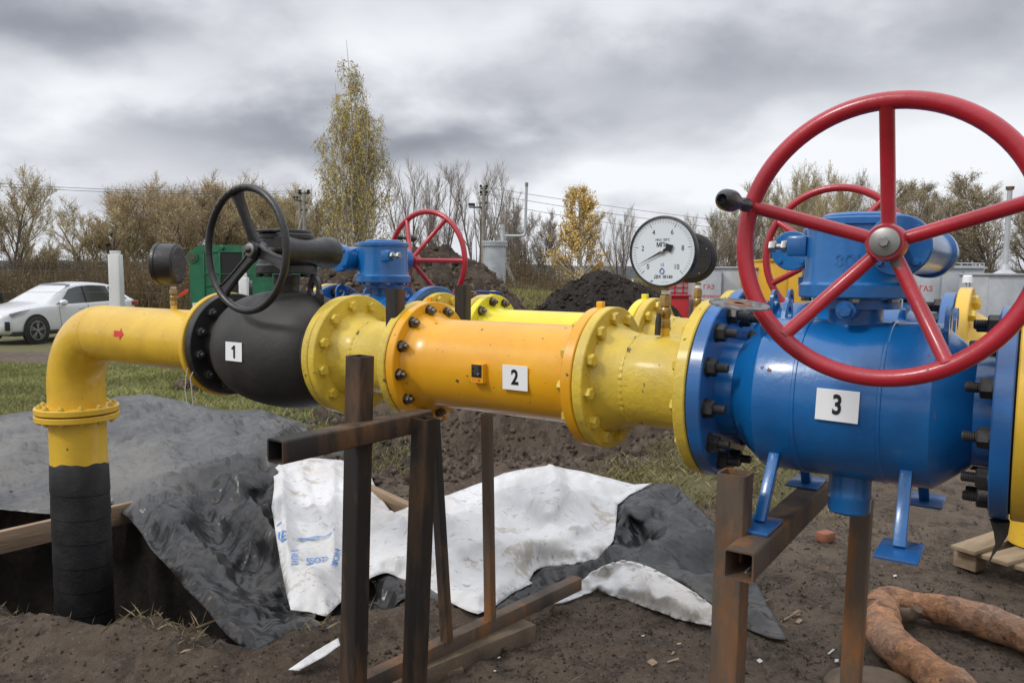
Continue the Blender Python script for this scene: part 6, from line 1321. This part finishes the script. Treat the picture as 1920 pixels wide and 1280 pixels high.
bm = B(); lathe(bm, [(0, .06), (.06, .05), (.07, 0)], (X_(417), 0, Z_(464)), (0, -1, 0), 14); lathe(bm, [(0, .13), (.03, .13), (.03, .10)], (X_(361), -.0, Z_(482)), (0, -1, 0), 20); obj('roof_vent', bm, MT['green'], t)
bm = B(); lathe(bm, [(0, .085), (.02, .08)], (X_(361), -.03, Z_(482)), (0, -1, 0), 20); obj('lamp', bm, MT['rust'], t)
bm = B(); box(bm, ((X_(378)+X_(367))/2+.0, -.01, Z_(573)), (.30, .02, .12)); obj('license_plate', bm, MT['white'], t, smooth=False)
bm = text_bm('24 05', .10, .001, .001, basis((X_(372), -.021, Z_(573)), (1, 0, 0), (0, 0, 1), (0, -1, 0))); obj('plate_text', bm, MT['ink'], t, smooth=False)
wm_ = B()
for x in (.6, wt-.6):
    for y in (.2, 2.1): cyl(wm_, (x, y-.12, .45), (x, y+.12, .45), .45, seg=28, ch=.03)
obj('wheels', wm_, MT['rubber'], t)

# ------------------------------------------------------------------ yard cabinets on the right
def cabinet(px0, px1, ptop, Y, m_, label, name='metal_cabinet', depth=1.0, cat='cabinet', doors=2, text=None, tz=.5):
    a, b = at(px0, 560, Y), at(px1, 560, Y); w = b.x-a.x; z1 = at(px0, ptop, Y).z; z0 = zt(a.x, Y)-.05; h = z1-z0; t = thing(name, label, cat, (a.x, Y, z0))
    bm = B(); box(bm, (w/2, depth/2, h/2), (w, depth, h), bev=.012); obj('body', bm, m_, t, ang=30)
    bm = B(); box(bm, (w/2, depth/2-.02, h+.02), (w+.08, depth+.08, .04), bev=.006); obj('roof', bm, m_, t, ang=30)
    for i in range(doors):
        bm = B(); dw = w/doors; box(bm, (dw*(i+.5), -.012, h*.5), (dw-.05, .022, h-.14), bev=.005); d_ = obj('door', bm, m_, t, ang=30)
        bm = B(); box(bm, (dw*(i+.5)+dw*.36, -.04, h*.52), (.03, .03, .16), bev=.004); obj('handle', bm, MT['dark_steel'], d_)
    if text:
        for s_, fx, fz, sz in text: bm = text_bm(s_, sz, .001, .002, basis((w*fx, -.026, h*fz), (1, 0, 0), (0, 0, 1), (0, -1, 0))); obj('lettering', bm, MT['redink'], t, smooth=False)
    return t
MT['yellowcab'] = mat('yellow_cabinet_paint', (.74, .40, .02), (.68, .36, .02), rough=.45, scale=3)
cabinet(1304, 1352, 503, 19, MT['silver'], 'pale silver cabinet with red letters, right of the white dial gauge', doors=1, text=(('ГАЗ', .5, .80, .15), ('ОГНЕОПАСНО', .5, .70, .085)))
cabinet(1354, 1425, 503, 19.6, MT['silver'], 'grey cabinet with dark open side left of the big red wheel rim', doors=2, text=(('ГАЗ', .72, .80, .11), ('104', .72, .68, .10)))
cabinet(1434, 1516, 489, 19, MT['yellowcab'], 'bright yellow metal cabinet behind the rear red handwheel', doors=2)
cabinet(1516, 1592, 520, 21, MT['silver'], 'low silver cabinet right of the yellow cabinet, behind the gearboxes', doors=2)
cabinet(1722, 1842, 503, 17, MT['silver'], 'wide silver cabinet under the right worm housing, with red letters', doors=3, text=(('ГАЗ', .10, .80, .16),))
cabinet(1850, 1990, 516, 15.5, MT['silver'], 'silver box cabinet at the right edge under the vent mast', doors=2)
cabinet(1256, 1292, 556, 19, mat('red_box_paint', (.45, .012, .015), rough=.45), 'red fire box behind the two brass gauge cocks', 'fire_box', cat='box', doors=1, depth=.6, text=None)
Yc = 19.2; a = at(1256, 530, Yc); b = at(1302, 530, Yc); t = thing('pipe_rack', 'white and red rack above the red fire box', 'rack', (a.x, Yc+.7, a.z-1)); w = b.x-a.x
bm = B(); box(bm, (w/2, .02, .93), (w, .03, .62)); obj('panel', bm, MT['silver'], t, smooth=False)
bm = B()
for i in range(4): box(bm, (w/2, -.01, .75+i*.13), (w, .03, .025))
for x in (0, .45, .8, 1): box(bm, (w*x, -.01, .55), (.03, .03, 1.2))
obj('bars', bm, MT['redink'], t, smooth=False)
# railing and vent mast
Y_ = 16.5; bm = B(); pA = at(1740, 498, 17.3); pB = at(1845, 500, 17.3)
for z in (0, .07): sweep(bm, [pA+UPW*z, pB+UPW*z], .014, 6)
for i in range(6): q = pA.lerp(pB, i/5); sweep(bm, [q-UPW*.18, q+UPW*.07], .012, 6)
tag(obj('roof_railing', bm, MT['silver']), 'thin pale railing on top of the wide silver cabinet', 'railing')
bm = B(); P = at(1894, 350, 15.9); zc = at(1894, 518, 15.9).z; k = 15.9/FOC; t = thing('vent_mast', 'slim silver vent mast with cone base on the right cabinet', 'mast', (P.x, 15.9, zc)); L_ = P.z-zc
sweep(bm, [(0, 0, 12*k), (0, 0, L_)], [5*k, 4.4*k], 14); obj('pipe', bm, MT['silver'], t); bm = B(); lathe(bm, [(0, 22*k), (5*k, 20*k), (12*k, 9*k), (22*k, 7*k)], axis=(0, 0, 1), seg=24); obj('cone_base', bm, MT['silver'], t); bm = B(); lathe(bm, [(L_-6*k, 6.5*k), (L_, 7.5*k)], axis=(0, 0, 1), seg=16); obj('cap', bm, MT['rust'], t); bm = B(); box(bm, (6*k, 0, 30*k), (6*k, .04, 4*k)); box(bm, (6*k, 0, 36*k), (5*k, .04, 1.5*k)); obj('bracket', bm, MT['silver'], t)
t = thing('drain_funnel', 'small white funnel on thin legs between the two right silver cabinets', 'funnel', at(1812, 560, 14.5)); k = 14.5/FOC
bm = B(); lathe(bm, [(30*k, 9*k), (42*k, 8*k), (44*k, 6*k)], axis=(0, 0, 1), seg=20); obj('hood', bm, MT['white'], t)
for x, y in ((-6, -3), (6, -3), (0, 5)): bm = B(); sweep(bm, [(x*k, y*k, -1.6), (x*k*.6, y*k*.6, 32*k)], 1.5*k, 8); obj('leg', bm, MT['silver'], t)

# ------------------------------------------------------------------ person in black by the car, mostly outside the frame
def person(P, face):
    t = thing('person', 'person in a black jacket behind the white car at the left edge', 'person', P, face)
    me = bpy.data.meshes.new('body'); v = [(0, 0, .95), (0, 0, 1.15), (0, 0, 1.38), (0, 0, 1.50), (0, .01, 1.60), (.19, 0, 1.40), (.27, .02, 1.12), (.24, -.12, .90), (-.19, 0, 1.40), (-.27, .02, 1.12), (-.24, -.10, .90), (.10, 0, .90), (.11, .0, .48), (.11, .02, .08), (.11, -.13, .03), (-.10, 0, .90), (-.11, 0, .48), (-.11, .02, .08), (-.11, -.13, .03), (0, -.01, 1.72)]
    e = [(0, 1), (1, 2), (2, 3), (3, 4), (4, 19), (2, 5), (5, 6), (6, 7), (2, 8), (8, 9), (9, 10), (0, 11), (11, 12), (12, 13), (13, 14), (0, 15), (15, 16), (16, 17), (17, 18)]
    me.from_pydata(v, e, []); o = bpy.data.objects.new('body', me); C.objects.link(o); o.parent = t; sk = o.modifiers.new('s', 'SKIN'); rr = [.16, .15, .17, .07, .10, .075, .055, .035, .075, .055, .035, .11, .075, .05, .045, .11, .075, .05, .045, .085]
    for i, q in enumerate(rr): me.skin_vertices[0].data[i].radius = (q, q*.8 if i < 3 else q)
    me.skin_vertices[0].data[0].use_root = True; sb_ = o.modifiers.new('u', 'SUBSURF'); sb_.levels = sb_.render_levels = 2; me.materials.append(mat('black_jacket', (.015, .015, .018), rough=.8))
pp = at(-14, 560, 25.5); person((pp.x, 25.5, zt(pp.x, 25.5)), .6)

# ------------------------------------------------------------------ white car
def car():
    Yc_ = 26.6; xr = at(219, 580, Yc_).x; t = thing('parked_car', 'white crossover car parked behind the fence at the left, facing left', 'car', (xr, Yc_, zt(xr-.5, Yc_-2.5)+.0), 1.27); t.scale = (1, 1, 1.07)
    MT['carwhite'] = mat('white_car_paint', (.68, .69, .70), rough=.22, coat=.8, scale=2); gl = mat('tinted_car_glass', (.035, .042, .045), rough=.06, spec=.8, coat=.5); blk = mat('black_car_trim', (.012, .012, .013), rough=.5)
    L_ = 4.89; Wd = .93
    # stations: x from nose (-L) to tail (0): (x, z_bottom, z_belt, z_top, half width low, half width belt, half width roof)
    S = [(-4.89, .42, .62, .70, .60, .56, .45), (-4.84, .30, .74, .82, .74, .70, .56), (-4.68, .24, .86, .92, .86, .82, .66), (-4.3, .22, .95, 1.00, .92, .90, .72), (-3.85, .22, 1.00, 1.07, .93, .92, .74), (-3.52, .22, 1.02, 1.12, .93, .92, .74), (-3.45, .22, 1.02, 1.16, .93, .92, .72), (-3.05, .22, 1.03, 1.37, .93, .92, .66), (-2.65, .22, 1.04, 1.56, .93, .92, .63), (-2.3, .22, 1.05, 1.645, .93, .92, .62), (-1.8, .22, 1.06, 1.68, .93, .92, .62), (-1.2, .22, 1.08, 1.66, .93, .925, .61), (-.75, .22, 1.10, 1.60, .93, .93, .59), (-.45, .24, 1.12, 1.49, .92, .92, .57), (-.15, .30, 1.14, 1.24, .88, .88, .60), (-.04, .42, 1.10, 1.14, .80, .82, .60), (0, .55, .95, 1.00, .70, .72, .55)]
    bm = B(); rows = []
    for x, zb_, zl, zt2, wl, wb, wr in S:
        half = [(0, zb_), (wl*.85, zb_), (wl*.98, zb_+.10), (wl+.01, zb_+(zl-zb_)*.45), (wb+.005, zl-.10), (wb*.985, zl-.02), (wb*.94, zl+.01), (wr+(wb*.94-wr)*.45, zl+(zt2-zl)*.5), (wr+.02, zt2-.05), (wr*.85, zt2-.012), (wr*.4, zt2), (0, zt2+.008)]
        ring = [(x, -y, z) for y, z in half]+[(x, y, z) for y, z in half[-2:0:-1]]; rows.append([bm.verts.new(p) for p in ring])
    for A, Bq in zip(rows, rows[1:]):
        for j in range(len(A)): bm.faces.new((A[j], A[(j+1) % len(A)], Bq[(j+1) % len(A)], Bq[j]))
    bm.faces.new(rows[0][::-1]); bm.faces.new(rows[-1]); bmesh.ops.recalc_face_normals(bm, faces=bm.faces[:])
    o = obj('body', bm, MT['carwhite'], t, ang=50); md = o.modifiers.new('s', 'SUBSURF'); md.levels = md.render_levels = 2
    def surf(x, f):    # point on the greenhouse side; f 0 belt .. 1 roof
        for a, b in zip(S, S[1:]):
            if a[0] <= x <= b[0]: u = (x-a[0])/(b[0]-a[0]); q = [a[i]+(b[i]-a[i])*u for i in range(7)]; break
        zl, zt2, wb, wr = q[2], q[3], q[5], q[6]; z = zl+.03+(zt2-.10-zl-.03)*f; y = wb*.94+(wr+.02-wb*.94)*((z-zl)/(max(zt2-.05-zl, .01)))
        return Vector((x, -(y+.022), z))
    def glass(xs0, xs1, par, slant0=0, slant1=0, name='window'):
        bm = B(); n = 8; g = [[bm.verts.new(surf(min(max(xs0+(xs1-xs0)*i/n+(slant0*(1-i/n)+slant1*(i/n))*j/4, -3.4), -.2), j/4)) for i in range(n+1)] for j in range(5)]
        for j in range(4):
            for i in range(n): bm.faces.new((g[j][i], g[j][i+1], g[j+1][i+1], g[j+1][i]))
        b2 = B(); 
        obj(name, bm, gl, par)
    glass(-3.22, -2.12, t, .62, .02); glass(-2.06, -1.02, t, .0, -.12); glass(-.96, -.42, t, -.10, -.22)
    bm = B(); n = 6; g = []   # windscreen
    for i in range(n+1):
        u = i/n; x = -3.38+(-2.42+3.38)*u; zz = 1.16+(1.625-1.16)*u**.92+.012; hwid = .70-.10*u; g.append([bm.verts.new((x-.03*(1-abs(v)), v*hwid, zz-.03*abs(v)**2)) for v in (-1, -.6, -.2, .2, .6, 1)])
    for A, Bq in zip(g, g[1:]):
        for j in range(5): bm.faces.new((A[j], A[j+1], Bq[j+1], Bq[j]))
    obj('windscreen', bm, gl, t)
    bm = B(); bm2 = B()
    for a, b in ((-2.09, -2.09), (-.99, -.99)): sweep(bm2, [surf(a, .0)-Vector((0, .003, 0)), surf(b, 1.0)-Vector((0, .003, 0))], .028, 6)
    obj('pillar', bm2, blk, t)
    bm = B(); box(bm, (-2.45, 0, .30), (4.4, 1.84, .12), bev=.03); obj('sill', bm, blk, t)
    for x in (-3.95, -1.13):
        bm = B(); lathe(bm, [(0, .43), (.02, .43), (.022, .0)], (x, -.925, .385), (0, -1, 0), 40); obj('wheel_arch', bm, blk, t)
        for side in (-1, 1):
            bm = B(); lathe(bm, [(-.115, .25), (-.12, .33), (-.09, .372), (.09, .372), (.115, .34), (.12, .27), (.10, .255)], (x, side*.86, .372), (0, side, 0), 40, close=False); w_ = obj('wheel', bm, MT['rubber'], t)
            bm = B(); lathe(bm, [(.05, .262), (.112, .262), (.116, .245), (.07, .235)], (x, side*.86, .372), (0, side, 0), 40, close=False)
            for q in range(5):
                for dd in (-.16, .16):
                    a = 2*PI*q/5+.3; u = Vector((math.cos(a+dd), 0, math.sin(a+dd))); u0 = Vector((math.cos(a), 0, math.sin(a))); c0 = Vector((x, side*.965, .372)); beam_box(bm, c0+u0*.03, c0+u*.248, .030, .02, upv=(0, 1, 0))
            cyl(bm, (x, side*.93, .372), (x, side*.985, .372), .055, seg=20); obj('rim', bm, MT['zinc'], w_)
            bm = B(); lathe(bm, [(.0, .25), (.03, .25)], (x, side*.86, .372), (0, side, 0), 30); obj('brake_disc', bm, blk, w_)
    bm = B(); lathe(bm, [(0, .10), (.05, .125), (.12, .10), (.16, .05)], (-3.02, -.93, 1.10), (-.35, -1, .12), 20); 
    for v in bm.verts: v.co.z = 1.10+(v.co.z-1.10)*.72
    obj('mirror', bm, MT['carwhite'], t)
    bm = B(); g = [bm.verts.new(p) for p in ((-4.72, -.80, .84), (-4.30, -.925, .93), (-4.12, -.935, .95), (-4.35, -.935, .85), (-4.66, -.86, .75))]; bm.faces.new(g); bmesh.ops.solidify(bm, geom=bm.faces[:], thickness=.02); obj('headlight', bm, mat('headlight_lens', (.30, .32, .34), rough=.15, coat=.8), t)
    bm = B(); box(bm, (-.12, -.80, 1.02), (.34, .22, .14), Matrix.Rotation(.25, 3, 'Z'), .02); obj('tail_light', bm, mat('tail_light_lens', (.30, .008, .012), rough=.15, coat=.8), t)
    bm = B(); box(bm, (-4.72, -.70, .52), (.12, .36, .24), Matrix.Rotation(-.55, 3, 'Z'), .02); obj('air_intake', bm, blk, t); bm = B(); box(bm, (-4.84, 0, .58), (.1, .8, .40), bev=.03); obj('grille', bm, blk, t)
    bm = B()
    sm = mat('shut_line', (.15, .15, .155), rough=.5)
    for x0, z0, x1, z1 in ((-2.09, .35, -2.09, 1.05), (-3.10, .42, -3.16, 1.02), (-1.02, .75, -.99, 1.06)): bm = B(); beam_box(bm, (x0, -.940, z0), (x1, -.932, z1), .008, .006, upv=(0, 1, 0)); obj('door_seam', bm, sm, t)
    for x in (-2.35, -1.25): bm = B(); box(bm, (x, -.944, .93), (.20, .02, .025), bev=.006); obj('door_handle', bm, MT['carwhite'], t)
car()
